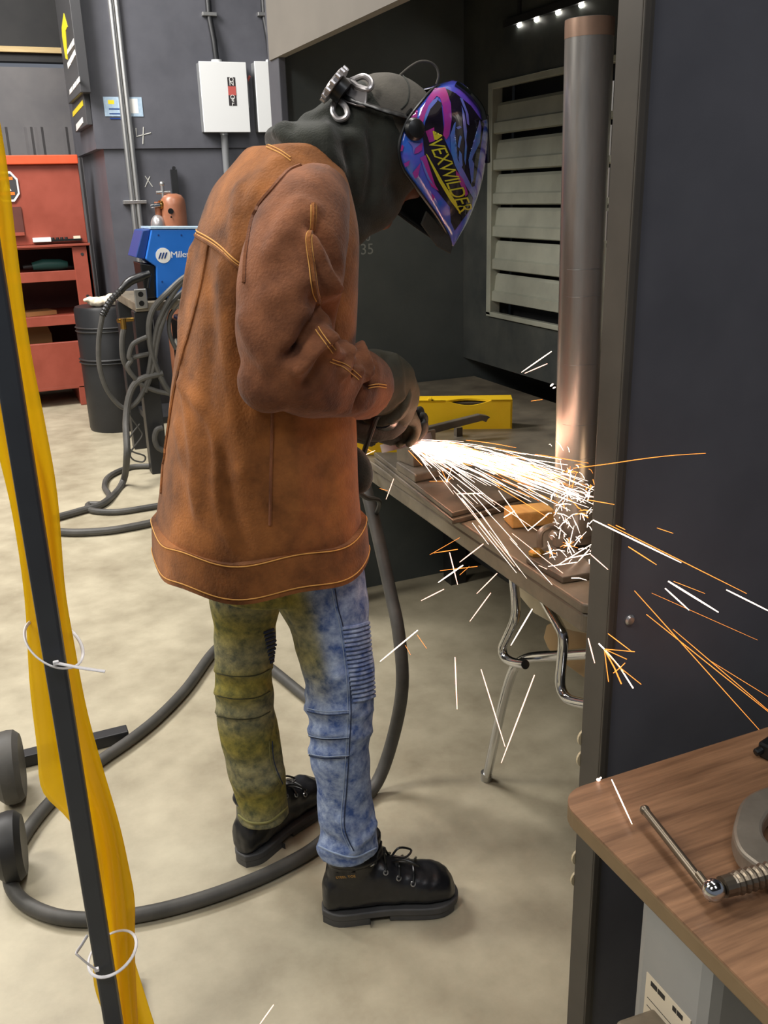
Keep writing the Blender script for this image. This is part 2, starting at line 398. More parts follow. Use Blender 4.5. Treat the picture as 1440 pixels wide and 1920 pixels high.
# four small work lamps under the hood
t = thing('strip_lamp', (1.6, 2.4, 2.2), 'dark bar lamp with four bright round LEDs under the booth hood', 'lamp')
L4 = [at(p, q, Z=2.05) for p, q in ((973, 50), (1010, 40), (1050, 27), (1093, 13))]
xm = np.mean([l[0] for l in L4])
MB().box((xm-.02, L4[3][1]-.08, 2.058), (xm+.02, L4[0][1]+.08, 2.08)).build('lamp_bar', 'black_paint', t)
for s_ in (L4[3][1], L4[0][1]): MB().box((xm-.008, s_-.01, 2.08), (xm+.008, s_+.01, 2.53)).build('hanger', 'black_paint', t)
for l in L4: MB().lathe([(.009, 0), (.012, .005), (.009, .010), (0, .012)], (xm, l[1], 2.059), (0, 0, -1), 16).build('led_bulb', 'led', t, smooth=True)

# ------------------------------------------------------------------ breaker boxes and conduits on the back wall
def breaker(pl, pt, pb, W, label, cl):
    a = at(pl, pt, Y=YB-.11); b_ = at(pl+7, pb, Y=YB-.11); x0, z1, z0 = a[0], a[2], b_[2]
    t = thing('breaker_box', (x0+W/2, YB, z0), label, 'electrical box', 'breaker boxes on the back wall')
    MB().box((x0, YB-.11, z0), (x0+W, YB, z1)).build('box', 'grey_plastic', t, bevel=.004)
    MB().box((x0-.004, YB-.122, z0-.004), (x0+W+.004, YB-.108, z1+.004)).build('door', 'white_paint', t, bevel=.003)
    MB().cyl((x0+W*.42, YB-.06, z1), (x0+W*.42, YB-.06, z1+.022), .036, 20).build('conduit_hub', 'white_paint', t)
    MB().cyl((x0+W*.46, YB-.06, z0-.02), (x0+W*.46, YB-.06, z0), .03, 20).build('conduit_nut', 'zinc', t)
    lx, H = x0+W*.66, z1-z0
    lb = MB().box((lx-.028, YB-.1235, z0+H*.38), (lx+.028, YB-.122, z0+H*.79)).build('label_plate', 'label_black', t)
    MB().box((lx-.028, YB-.1245, z0+H*.53), (lx+.028, YB-.1235, z0+H*.66)).build('warning_strip', 'label_red', lb)
    for k, (c, z) in enumerate((('O', .755), ('N', .70), ('O', .50), ('F', .455), ('F', .41))):
        write(c, 'letter', 'white', lb, (lx, YB-.1236, z0+H*z), ux, uz, .044, .001)
    hx = x0+W+.004
    hd = MB().box((hx, YB-.08, z0+H*.36), (hx+.02, YB-.04, z0+H*.78)).build('switch_handle', 'grey_plastic', t, bevel=.004)
    MB().cyl((hx+.03, YB-.09, z0+H*.82), (hx+.012, YB-.05, z0+H*.72), .008, 12).build('switch_lever', 'label_red', hd)
    return x0, z0, z1
for pl, W, label in ((373, .325, 'pale grey breaker box on the back wall left of the other, shown whole'), (477, .325, 'pale grey breaker box on the back wall partly hidden by the booth edge')):
    x0, z0, z1 = breaker(pl, 116, 247, W, label, 0)
    k = 0 if pl == 373 else 1
    tag(MB().tube([(x0+W*.42, YB-.06, z1+.02), (x0+W*.40, YB-.06, z1+.14), (x0+W*.36, YB-.03, z1+.3), (x0+W*.36, YB-.03, 4.5)], .021, 12).build('conduit_pipe', 'black_paint', smooth=True),
        'black conduit rising from the '+('left whole' if k == 0 else 'half hidden right')+' breaker box', 'conduit')
    c = at(402 if k == 0 else 497, 27, Y=YB-.04)
    tag(MB().box((x0+W*.36-.05, YB-.056, c[2]-.012), (x0+W*.36+.05, YB, c[2]+.012)).build('conduit_clip', 'zinc', bevel=.003), 'silver clip on the black conduit above the '+('left' if k == 0 else 'right')+' breaker box', 'clip')
    if k == 0:
        tag(MB().tube([(x0+W*.46, YB-.06, z0-.01), (x0+W*.47, YB-.06, z0-.6), (x0+W*.47, YB-.06, .5)], .026, 12).build('conduit_pipe', 'grey_plastic', smooth=True), 'grey conduit running down from the left breaker box', 'conduit')
for k, (xa, xb) in enumerate(((205, 262), (218, 272))):
    p = at(xa, 20, Y=YB-.03); q = at(xb, 500, Y=YB-.03)
    tag(MB().cyl((q[0], YB-.03, .3), (q[0], YB-.03, 4.5), .019, 14).build('conduit_pipe', 'zinc', smooth=True), ('left' if k == 0 else 'right')+' one of two thin silver conduits side by side on the back wall', 'conduit')
for pz in (379,):
    c = at(250, pz, Y=YB-.03)
    tag(MB().box((c[0]-.07, YB-.055, c[2]-.012), (c[0]+.09, YB, c[2]+.012)).build('conduit_strap', 'zinc', bevel=.003), 'silver strap holding the two thin silver conduits to the wall', 'strap')
# paper notice and wall signs
t0 = at(192, 182, Y=YB); t1 = at(268, 219, Y=YB)
t = tag(MB().box((t0[0], YB-.024, t1[2]), (t1[0], YB-.021, t0[2])).build('wall_notice', 'paper_blue'), 'small pale blue paper notice behind the two silver conduits', 'notice')
a = t0[0]+(t1[0]-t0[0])*.56; MB().box((a, YB-.0245, t1[2]+.02), (t1[0]-.03, YB-.024, t0[2]-.01)).build('white_sheet', 'white', t)
MB().box((t0[0]+.03, YB-.0245, t0[2]-.045), (t0[0]+.07, YB-.024, t0[2]-.02)).build('yellow_mark', 'yellow_print', t)
for k in range(3): MB().box((t0[0]+.03, YB-.0245, t0[2]-.08-.03*k), (t0[0]+.17-.03*(k == 1), YB-.024, t0[2]-.072-.03*k)).build('text_line', 'blue_dark', t)
XS = .9
def sign(za, zb_, ya, yb, th, label):
    t = thing('wall_sign', (XS-th/2, (ya+yb)/2, za), label, 'sign')
    MB().box((XS-th, ya, za), (XS-.001, yb, zb_)).build('panel', 'sign_grey', t, bevel=.004)
    return t
def onX(px, py, x): return at(px, py, X=x)
def quad(L, name, m, t, x, d=.003): 
    P = [onX(p, q, x) for p, q in L]
    return MB().prism([(p[1], p[2]) for p in P], (x, 0, 0), (0, -1, 0), (0, 0, 1), .0).v and MB().loft([[p-[d, 0, 0] for p in P], [p for p in P]]).build(name, m, t)
th = .07; xs = XS-th
N_, F_ = onX(151, 173, xs), onX(129, 203, xs)
t = sign(N_[2], 3.3, N_[1], F_[1], th, 'large dark wall sign with a yellow arrow and white lettering')
for L in ([(126.5, 94), (126.5, 103), (140, 83), (139, 71)], [(126.5, 119), (128, 130), (142.5, 102), (141, 92)], [(130.5, 169), (131, 178), (151, 152), (150, 142)]):
    P = np.array(L, float)
    for k in range(3):
        f0, f1 = k/3+.02, k/3+.30; quad([P[0]*(1-f0)+P[3]*f0, P[1]*(1-f0)+P[2]*f0, P[1]*(1-f1)+P[2]*f1, P[0]*(1-f1)+P[3]*f1], 'lettering', 'white', t, xs)
quad([(120, 25), (126.9, 50), (123.4, 58), (127.3, 111.7), (123.4, 109.4), (117.2, 68.7), (116.4, 51.6)], 'arrow', 'yellow_print', t, xs)
xs = XS-.04
N_, F_ = onX(163, 234, xs), onX(142, 256, xs)
t = sign(N_[2], N_[2]+.42, N_[1], F_[1], .04, 'small dark wall sign with a yellow line and a white line below the large sign')
quad([(136.7, 210), (137.2, 219.5), (156, 198), (155, 187.5)], 'yellow_line', 'yellow_print', t, xs)
quad([(143, 233.6), (144.2, 246), (156, 230), (154.7, 219.5)], 'white_line', 'white', t, xs)

# ------------------------------------------------------------------ red job chest
YC = 7.66; x1 = at(205, 757, Y=YC)[0]; x0 = x1-1.52
Z = lambda px, py: at(px, py, Y=YC)[2]
zt, zl, zm, zp = Z(155, 290), Z(155, 307), Z(172, 455), Z(195, 635)
t = thing('job_chest', ((x0+x1)/2, YC+.3, 0), 'red steel job site chest with open shelves beside the back wall', 'chest')
mb = MB().box((x0, YC, .16), (x1, YC+.03, zp)).box((x0, YC+.72, .16), (x1, YC+.75, zm)).box((x0, YC, .16), (x0+.03, YC+.75, zm)).box((x1-.03, YC, .16), (x1, YC+.75, zm)).box((x0, YC, .14), (x1, YC+.75, .17))
for a, b in ((x0, x0+.22), (x1-.22, x1)): mb.box((a, YC, 0), (b, YC+.75, .16))
mb.box((x1-.13, YC, zp), (x1, YC+.03, zm)).box((x0, YC, zp), (x0+.13, YC+.03, zm)).box((x0, YC, zm-.03), (x1, YC+.03, zm))
mb.build('body', 'red_paint', t, bevel=.006)
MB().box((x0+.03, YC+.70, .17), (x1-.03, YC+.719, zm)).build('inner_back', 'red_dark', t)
MB().box((x0+.01, YC+.01, zm), (x1-.005, YC+.06, zl)).build('lid', 'red_paint', t, bevel=.006)
MB().box((x0+.0, YC-.03, zl), (x1-.005, YC+.08, zt)).build('lid_lip', 'red_lip_lit', t, bevel=.006)
MB().box((x0, YC-.03, zm-.018), (x1+.005, YC+.7, zm)).build('ledge', 'red_paint', t, bevel=.003)
sh = []
for a, b in (((165, 505), (165, 524)), ((165, 588), (165, 606))):
    z_, y_ = Z(*a), Z(*b); sh.append(z_)
    MB().box((x0+.03, YC+.005, y_), (x1-.1, YC+.035, z_)).box((x0+.03, YC+.03, z_-.02), (x1-.03, YC+.7, z_-.008)).build('shelf', 'red_paint', t, bevel=.003)
for py in (476, 555, 760): MB().cyl((x1-.06, YC-.003, Z(165, py) if py < 700 else .1), (x1-.06, YC, Z(165, py) if py < 700 else .1), .012, 12).build('bolt_hole', 'rear_dark', t)
MB().box((at(24, 395, Y=YC)[0]-.1, YC-.004, Z(24, 440)), (at(40, 395, Y=YC)[0], YC+.01, Z(24, 388))).build('latch_recess', 'red_dark', t)
MB().box((at(24, 440, Y=YC)[0]-.1, YC-.03, Z(24, 442)), (at(46, 440, Y=YC)[0], YC+.01, Z(24, 436))).build('latch_ledge', 'red_paint', t)
c = at(12, 350, Y=YC+.01)
def octo(r, s=1): return [(r*s*a, r*b) for a, b in ((-.5, -1), (.5, -1), (1, -.5), (1, .5), (.5, 1), (-.5, 1), (-1, .5), (-1, -.5))]
d = MB().prism(octo(.105, .8), c-[0, .011, 0], (1, 0, 0), (0, 0, 1), .004).build('decal', 'white', t)
MB().prism(octo(.09, .8), c-[0, .013, 0], (1, 0, 0), (0, 0, 1), .003).build('decal_field', 'sign_grey', d)
for s_ in (.045, -.06): MB().box(c+[-.05, -.018, s_], c+[.05, -.013, s_+.022]).build('decal_bar', 'orange_print', d)
MB().prism([(-.03, -.03), (.03, -.03), (0, .035)], c-[0, .018, 0], (1, 0, 0), (0, 0, 1), .004).build('decal_mark', 'white', d)
p = at(62, 453, Y=YC-.02)
tag(MB().box(p+[0, -.02, -.006], p+[.13, .03, .026]).build('parts_tray', 'white', bevel=.003), 'white tray lying on the ledge of the red chest', 'tray')
p = at(92, 452, Y=YC-.02)
t2 = thing('socket_rail', p, 'dark rail holding small sockets on the red chest ledge beside the white tray', 'socket set')
MB().box(p+[.012, -.015, -.004], p+[.24, .02, .01]).build('rail', 'black_plastic', t2)
for k in range(4): MB().cyl(p+[.03+.032*k, 0, .01], p+[.03+.032*k, 0, .024], .012, 12).build('socket', 'rubber_dark', t2)
MB().box(p+[.18, -.012, .01], p+[.23, .016, .03]).build('end_block', 'paper', t2)
p = at(95, 505, Y=YC+.15); p[2] = sh[0]-.006
t2 = thing('power_tool', p, 'dark green power tool lying on the upper shelf of the red chest', 'power tool')
MB().tube([p+[-.13, 0, .04], p+[-.05, 0, .05], p+[.08, 0, .045], p+[.13, 0, .04]], [.03, .042, .04, .025], 14).build('motor_body', 'green_plastic', t2, smooth=True)
MB().tube([p+[.02, 0, .04], p+[.11, .02, .022], p+[.2, .02, .018]], [.026, .02, .016], 12).build('grip', 'black_plastic', t2, smooth=True)
MB().cyl(p+[-.13, 0, .04], p+[-.2, 0, .036], .018, 12).build('chuck', 'rubber_dark', t2, smooth=True)
p = at(62, 595, Y=YC+.15); p[2] = sh[1]-.006
tag(MB().box(p+[-.08, 0, 0], p+[.16, .2, .03], rot=.3).build('cardboard_flat', 'cardboard'), 'flat piece of brown cardboard on the lower shelf of the red chest', 'cardboard')
p = at(75, 650, Y=YC+.2); p[2] = .17
tag(MB().box(p+[-.1, 0, 0], p+[.1, .2, zp-.12]).prism([(-.1, 0), (.1, 0), (.07, .09), (.02, .06), (-.05, .1)], p+[0, 0, zp-.125], (1, 0, 0), (0, .2, 1), .004).build('open_carton', 'cardboard'), 'torn open carton standing in the bottom bin of the red chest', 'carton')

# ------------------------------------------------------------------ welding bench with wire feeder at the back
YS = 5.4
t = thing('welder_stand', (1.25, 5.7, 0), 'black steel stand on square legs carrying the blue wire feeder', 'stand')
zt = at(285, 565, Y=YS)[2]
MB().box((.80, YS-.03, zt-.05), (1.9, YS+.75, zt)).build('top', 'steel_top', t, bevel=.004)
for x, y in ((.79, YS-.02), (1.8, YS-.02), (.79, YS+.62), (1.8, YS+.62)): MB().box((x, y, 0), (x+.1, y+.1, zt-.05)).build('leg', 'black_paint', t, bevel=.004)
MB().box((.84, YS+.2, .25), (1.85, YS+.6, .29)).build('lower_shelf', 'black_paint', t)
p = at(264, 560, Y=YS-.03)
t2 = thing('outlet_plate', p, 'silver bracket plate with two holes on the leg of the welder stand', 'bracket')
MB().box(p+[-.035, -.012, -.055], p+[.035, -.001, .055]).build('plate', 'zinc', t2, bevel=.008)
for s_ in (.025, -.025): MB().cyl(p+[0, -.014, s_], p+[0, -.012, s_], .015, 14).build('hole', 'black_plastic', t2)
# blue wire feeder
YF = 5.42
q = [at(a, b, Y=YF) for a, b in ((284, 430), (420, 430), (430, 545), (293, 545), (293, 500), (273, 486))]
z0 = zt+.012; poly = [(v[0], max(v[2], z0)) for v in q]; poly[2] = (poly[2][0], z0); poly[3] = (poly[3][0], z0)
t = thing('wire_feeder', ((poly[0][0]+poly[1][0])/2, YF+.2, zt), 'blue wire feeder box with a white round emblem on the black stand', 'welding machine')
MB().prism(poly, (0, YF+.32, 0), (1, 0, 0), (0, 0, 1), .32).build('housing', 'blue_paint', t, bevel=.006)
MB().prism([(poly[0][0]-.005, poly[0][1]+.002), (poly[1][0], poly[1][1]+.002), (poly[1][0], poly[1][1]+.012), (poly[0][0]-.005, poly[0][1]+.012)], (0, YF+.32, 0), (1, 0, 0), (0, 0, 1), .325).build('top_edge', 'paper_blue', t)
pf = [(poly[5][0]-.002, poly[5][1]), (poly[0][0]-.002, poly[0][1]), (poly[0][0]-.045, poly[0][1]-.005), (poly[5][0]-.05, poly[5][1]+.01)]
MB().prism(pf, (0, YF+.31, 0), (1, 0, 0), (0, 0, 1), .29).build('control_panel', 'blue_dark', t, bevel=.004)
pp = [(poly[3][0]-.002, z0), (poly[4][0]-.002, poly[4][1]+.005), (poly[5][0]-.03, poly[5][1]-.02), (poly[5][0]-.02, z0)]
MB().prism(pp, (0, YF+.26, 0), (1, 0, 0), (0, 0, 1), .24).build('gun_socket', 'black_plastic', t, bevel=.006)
for dx in (.05, .3): MB().box((poly[3][0]+dx, YF+.05, zt), (poly[3][0]+dx+.05, YF+.28, z0)).build('foot', 'rubber_dark', t)
c = at(306, 479, Y=YF)
e = MB().cyl(c, c-[0, .003, 0], .042, 30).build('emblem', 'white', t)
for k in (-1, 0, 1): MB().prism([(-.006+.016*k-.008, -.016), (.001+.016*k-.008, -.016), (.012+.016*k-.004, .016), (.004+.016*k-.004, .016)], c-[0, .0045, 0], (1, 0, 0), (0, 0, 1), .003).build('emblem_bar', 'blue_dark', e)
write('Miller', 'lettering', 'white', t, c+[.095, -.001, 0], ux, uz, .05, .002, .9, 1.05)
for a, b in ((297, 441), (340, 441), (304, 528)):
    k = at(a, b, Y=YF); MB().cyl(k, k-[0, .003, 0], .005, 10).build('screw', 'blue_dark', t)
# second blue machine under the stand top
k = at(348, 700, Y=YS+.25)
t = thing('welder_power_unit', (1.4, YS+.4, .29), 'blue welding power unit under the stand behind hanging cables', 'welding machine')
MB().box((1.12, YS+.22, .29), (1.7, YS+.58, .86)).build('case', 'blue_paint', t, bevel=.01)
MB().box((1.10, YS+.24, .31), (1.12, YS+.56, .84)).build('front_panel', 'black_plastic', t)
MB().cyl((1.098, YS+.4, .7), (1.085, YS+.4, .7), .03, 16).build('dial', 'white', t)
# gas bottle behind the feeder
Yg = 6.35; c = at(326, 400, Y=Yg); ct = at(326, 363, Y=Yg)[2]; xg = c[0]; zc = at(326, 422, Y=Yg)[2]
t = thing('gas_cylinder', (xg, Yg, 0), 'brown gas cylinder with domed cap standing behind the blue wire feeder', 'gas cylinder')
MB().lathe([(.11, 0), (.115, .02), (.115, zc-.16), (.105, zc-.08), (.085, zc-.01)], (xg, Yg, 0), (0, 0, 1), 28).build('bottle', 'bottle', t, smooth=True)
r = .082
MB().lathe([(r, zc-.02), (r, ct-.07), (r*.93, ct-.035), (r*.7, ct-.01), (r*.35, ct), (0, ct)], (xg, Yg, 0), (0, 0, 1), 28).build('cap', 'bottle', t, smooth=True)
k = at(320, 396, Y=Yg-r); MB().cyl(k, k-[0, .004, 0], .018, 18).build('cap_port', 'black_plastic', t)
k = at(321, 407, Y=Yg-r); MB().cyl(k, k-[0, .004, 0], .006, 12).build('cap_port', 'black_plastic', t)
xv = xg-.10
t2 = thing('gas_regulator', (xv, Yg, zc), 'brass and chrome regulator valve left of the brown cylinder cap', 'valve')
k = at(304, 384, Y=Yg)
MB().cyl((xv-.0, Yg, zc-.02), (xv, Yg, k[2]+.02), .02, 14).build('stem', 'bottle', t2, smooth=True)
MB().cyl(k+[-.02, -.02, 0], k+[.06, 0, 0], .028, 16).build('valve_body', 'brass', t2, smooth=True)
MB().cyl(k+[-.08, -.02, -.005], k+[-.02, -.02, 0], .014, 12).build('outlet', 'chrome', t2, smooth=True)
MB().cyl((k[0]+.012, Yg, k[2]), (k[0]+.012, Yg, k[2]+.12), .012, 12).build('spindle', 'zinc', t2, smooth=True)
MB().cyl((k[0]-.03, Yg, k[2]+.076), (k[0]+.06, Yg, k[2]+.076), .011, 12).build('tee_bar', 'zinc', t2, smooth=True)
MB().ell((k[0]+.012, Yg, k[2]+.128), (.017, .017, .017), 14, 8).build('knob', 'zinc', t2, smooth=True)
MB().ell((xv-.01, Yg-.01, zc-.0), (.05, .045, .07), 18, 10).build('neck_cover', 'silver_plastic', t2, smooth=True)
a = at(325, 318, Y=YB-.02); b_ = at(327, 362, Y=YB-.02)
tag(MB().box((a[0]-.025, YB-.05, b_[2]-.3), (a[0]+.02, YB-.021, a[2])).cyl((a[0], YB-.05, a[2]+.01), (a[0], YB-.03, a[2]+.01), .012, 10).build('wall_bracket', 'black_paint'), 'thin black upright bracket on the wall above the gas cylinder', 'bracket')
# black drum beside the stand
c = at(230, 793, Y=6.55)
t = thing('waste_drum', (c[0], 6.75, 0), 'black steel drum with raised hoops between red chest and stand', 'drum')
zt2 = at(215, 575, Y=6.6)[2]
MB().lathe([(.20, 0), (.205, .02), (.21, zt2-.02), (.2, zt2), (.0, zt2)], (c[0], 6.75, 0), (0, 0, 1), 32).build('shell', 'black_paint', t, smooth=True)
for py in (615, 622, 676, 682):
    z_ = at(215, py, Y=6.55)[2]; MB().lathe([(.208, z_-.008), (.219, z_), (.208, z_+.008)], (c[0], 6.75, 0), (0, 0, 1), 32).build('hoop', 'rubber_dark', t, smooth=True)
cl = MB().ell((c[0]-.03, 6.7, zt2+.03), (.09, .07, .035), 16, 10).ell((c[0]+.06, 6.66, zt2+.045), (.06, .05, .045), 16, 10).ell((c[0]-.1, 6.68, zt2+.05), (.05, .03, .02), 12, 8)
cc = Cloth(cl, .008, 3); cc.wob(.008, 40, 3); tag(cc.build('work_glove', 'paper'), 'crumpled pale leather work glove lying on top of the black drum', 'glove')
k = at(231, 607, Y=5.38)
t = thing('hose_coupling', k, 'brass hose coupling with a black hose hanging left of the stand leg', 'fitting')
MB().cyl(k+[0, 0, -.03], k+[0, 0, .03], .017, 12).cyl(k+[-.03, 0, .018], k+[.06, .02, .018], .012, 12).build('coupling', 'brass', t, smooth=True)
MB().tube(spline([k+[0, 0, -.03], at(229, 640, Y=5.38), at(232, 675, Y=5.38), at(246, 700, Y=5.4)], 16), .017, 10).build('hose_end', 'rubber', t, smooth=True)

# ------------------------------------------------------------------ cables
def cable(name, pts, r, label, m='rubber', n=60, cat='cable', zfloor=True):
    P = []
    for p in pts:
        if len(p) == 2: P.append(at(p[0], p[1], Z=r+.001))
        elif len(p) == 4: P.append(at(p[0], p[1], X=p[3]))
        else: P.append(at(p[0], p[1], Y=p[2]))
    return tag(MB().tube(spline(P, n), r, 10).build(name, m, smooth=True), label, cat)
y = 5.33
# torch and its looping cable
t = thing('welding_gun', at(240, 530, Y=y), 'black welding gun hanging on its looped cable left of the feeder', 'welding gun')
MB().tube(spline([at(281, 513, Y=y), at(262, 520, Y=y), at(243, 528, Y=y), at(226, 545, Y=y)], 14), [.02]*3+[.024]*8+[.02]*3, 12).build('handle', 'black_plastic', t, smooth=True)
MB().tube(spline([at(282, 512, Y=y), at(279, 525, Y=y), at(277, 540, Y=y)], 6), .008, 8).build('trigger_guard', 'black_plastic', t, smooth=True)
P = spline([at(228, 543, Y=y), at(206, 566, Y=y), at(192, 592, Y=y)], 22)
MB().tube(P, [.017 if i % 2 else .021 for i in range(22)], 12).build('spring_sleeve', 'rubber_dark', t)
MB().tube(spline([at(a, b, Y=y) for a, b in ((192, 592), (185, 640), (187, 690), (203, 735), (232, 765), (258, 752), (275, 715), (285, 660), (297, 605), (322, 555), (352, 520), (385, 500))], 70), .014, 10).build('cable_loop', 'rubber', t, smooth=True)
cable('welding_cable', [(305, 700, y), (262, 712, y), (243, 740, y), (236, 790, y-.05), (238, 850, y-.2), (230, 905), (195, 943), (150, 958), (104, 971), (60, 985)], .019, 'thick cable dropping from the stand and crossing the floor to the left')
cable('welding_cable', [(292, 874), (245, 876), (205, 893), (196, 913), (205, 930), (192, 944), (166, 946), (172, 957), (215, 960), (262, 954), (330, 940), (430, 905), (470, 870)], .016, 'thinner cable in an S bend on the floor by the stand leg', 'rubber')
cable('welding_cable', [(70, 992), (110, 997), (160, 998), (230, 991), (330, 968), (450, 925), (500, 880)], .019, 'thick cable lying straight on the floor nearest the jacket back')
cable('gun_cable', [(395, 508, y), (352, 517, y), (318, 545, y), (287, 580, y), (279, 620, y), (287, 670, y), (305, 715, y), (325, 745, y)], .017, 'grey cable arching from the feeder down past the stand edge')
cable('gun_cable', [(350, 540, y+.04), (320, 570, y+.02), (305, 605, y), (295, 640, y), (287, 690, y), (272, 735, y)], .014, 'dark cable hanging in front of the blue power unit')
cable('gun_cable', [(345, 560, y+.05), (320, 590, y+.05), (318, 625, y+.04), (330, 655, y+.04)], .012, 'short dark cable just left of the blue power unit')
cable('gun_cable', [(275, 632, y), (250, 645, y), (242, 668, y), (246, 676, y), (240, 690, y), (262, 718, y), (290, 732, y), (318, 738, y)], .014, 'cable curling round the stand leg at half height')
cable('gun_cable', [(245, 672, y+.02), (262, 667, y), (290, 662, y+.03)], .014, 'short cable crossing the stand leg to the right')
cable('gun_cable', [(305, 802, y), (294, 806, y), (290, 822, y), (295, 838, y), (306, 845, y)], .016, 'short cable bend low beside the jacket edge')
cable('thin_wire', [(241, 730, y+.1), (243, 775, y+.1), (262, 805, y+.1), (266, 818, y+.1), (245, 848, y+.1), (250, 862, y+.1), (268, 866, y+.1), (271, 855, y+.1), (246, 845, y+.1), (241, 825, y+.1), (262, 795, y+.1)], .005, 'thin wire looping in curls beside the stand leg', n=90, cat='wire')
# the thick cable ringing the worker's feet and rising to the bench
r = .0175
tag(MB().tube(spline([at(a, b, Z=r) for a, b in ((650, 1372), (610, 1335), (565, 1300), (510, 1255), (455, 1215), (420, 1208), (395, 1228), (350, 1290), (297, 1345), (245, 1387), (190, 1425), (120, 1478), (60, 1545), (24, 1610), (20, 1655), (45, 1692), (105, 1718), (180, 1724), (260, 1715), (340, 1697), (430, 1668), (520, 1630), (600, 1582), (660, 1515))]
    + [at(705, 1470, Z=.03), at(735, 1390, X=.845), at(754, 1290, X=.86), at(748, 1190, X=.87), at(732, 1110, X=.88), at(712, 1020, X=.885), at(690, 930, X=.89), at(672, 870, X=.895)], 170), r, 12).build('power_cable', 'rubber', smooth=True),
    'thick grey power cable ringing the worker on the floor and rising to the bench', 'cable')
# ------------------------------------------------------------------ steel bench in the booth
ZT = .84; XF = .915
t = thing('work_bench', (1.3, 2.2, 0), 'heavy steel topped work bench built into the dark welding booth', 'workbench')
MB().prism([(XF, 1.25), (XF+.05, 1.205), (1.8, 1.2), (1.8, YE-.005), (XF+.04, YE-.005)], (0, 0, ZT-.02), (1, 0, 0), (0, 1, 0), .02).build('top_plate', 'steel_top', t, bevel=.004)
MB().prism([(XF+.004, 1.252), (XF+.054, 1.209), (XF+.10, 1.209), (XF+.10, YE-.01), (XF+.044, YE-.01)], (0, 0, ZT-.062), (1, 0, 0), (0, 1, 0), .041).build('edge_channel', 'steel_top', t, bevel=.006)
for x, yy in ((1.05, YE-.14), (1.62, YE-.14), (1.66, 1.24)): MB().box((x, yy, 0), (x+.07, yy+.07, ZT-.02)).build('leg', 'black_paint', t)
MB().box((1.7, 1.24, .12), (1.74, YE-.1, ZT-.03)).build('kick_panel', 'black_paint', t)
c = np.array([XF+.075, 1.222, ZT]); MB().lathe([(.022, 0), (.022, .008), (.015, .014), (0, .015)], c, (0, 0, 1), 18).build('bolt', 'cast_iron', t, smooth=True)
c = np.array([1.02, 1.445, ZT])
def slab(P, z, h, name, m, parent=None, bevel=.003): return MB().prism([(p[0], p[1]) for p in P], (0, 0, z), (1, 0, 0), (0, 1, 0), h).build(name, m, parent, bevel=bevel)
t = thing('steel_pipe', (c[0], c[1], ZT), 'tall upright steel pipe welded on a flat base plate on the bench', 'pipe')
q = [at(a, b, Z=ZT+.015) for a, b in ((986, 1043), (1055, 1082), (1122, 1072), (1060, 1008))]
slab(q, ZT+.001, .014, 'base_plate', 'steel_plate', t)
pc = at(1076, 1005, Z=ZT+.015); pt = at(1106, 36, Y=pc[1])
ax = unit(np.array([pt[0], pc[1], pt[2]])-pc); L = pt[2]-ZT-.015
R_ = .043
mb = MB().lathe([(R_-.006, L), (R_, L), (R_, 0), (R_-.006, 0)], pc, ax, 48); mb.build('pipe', 'pipe_steel', t, smooth=True)
MB().lathe([(R_+.0004, L-.03), (R_+.0006, L-.012), (R_+.0004, L-.0005)], pc, ax, 48).build('cut_end', 'pipe_rust', t, smooth=True)
MB().lathe([(R_, 0), (R_+.01, .0), (R_+.004, .008), (R_, .012)], pc, ax, 48).build('weld_bead', 'steel_plate', t, smooth=True)
for h in (.55, .5, .37, .25, .18, .175): MB().tube([pc+ax*h+(R_+.0002)*np.array([math.cos(a), math.sin(a), .02*math.sin(3*a)]) for a in np.linspace(-2.9, -1.2, 12)], .0007, 5).build('scratch', 'zinc', t)
# plates, block and workpiece
q = [at(a, b, Z=ZT+.026) for a, b in ((700, 850), (848, 965), (985, 930), (880, 850))]
slab(q, ZT+.001, .012, 'steel_plate', 'steel_plate'); o1 = bpy.data.objects['steel_plate']; tag(o1, 'lower of two large flat steel plates stacked on the bench', 'plate')
q2 = [p+[.006, .012, 0] for p in q]; o2 = slab(q2, ZT+.0135, .0125, 'steel_plate', 'steel_plate'); tag(o2, 'upper of two large flat steel plates stacked on the bench', 'plate')
z2 = ZT+.0265
q = [at(a, b, Z=z2+.022) for a, b in ((742, 866), (778, 890), (862, 872), (815, 846))]
o3 = slab(q, z2, .022, 'steel_block', 'steel_plate', bevel=.004); tag(o3, 'thick rusty steel block under the piece being ground', 'steel block')
wz = z2+.0225
w0 = at(790, 868, Z=wz)
t = thing('angle_iron', w0, 'upright angle iron workpiece on the block in the spray of sparks', 'workpiece')
MB().box(w0+[-.035, -.02, 0], w0+[.035, -.012, .088], rot=.15).build('web', 'steel_plate', t, bevel=.002)
MB().box(w0+[-.037, -.02, 0], w0+[-.029, .06, .088], rot=.15, piv=w0).build('flange', 'steel_plate', t, bevel=.002)
p0, p1 = at(785, 808, Z=ZT+.085), at(893, 797, Z=ZT+.085)
d = unit(p1-p0); s_ = np.array([-d[1], d[0], 0])
t = thing('clamp_bar', p0, 'dark notched steel clamp bar lying in front of the yellow channel', 'tool')
MB().prism([(0, .0), (.05, -.002), (.21, .022), (.222, .016), (.228, .026), (.236, .030), (.226, .036), (.20, .042), (.03, .018)], at(778, 812, Y=2.42), (d[0], d[1], 0), (0, 0, 1), .022).build('bar', 'steel_plate', t, bevel=.003)
MB().box(at(862, 808, Y=2.42)*[1, 1, 0]+[-.01, 0, ZT], at(862, 802, Y=2.42)+[.01, .02, .0]).build('stem', 'steel_plate', t)
q = at(960, 993, Z=ZT); q1 = at(1012, 988, Z=ZT); d = unit(q1-q); n_ = np.array([-d[1], d[0], 0])
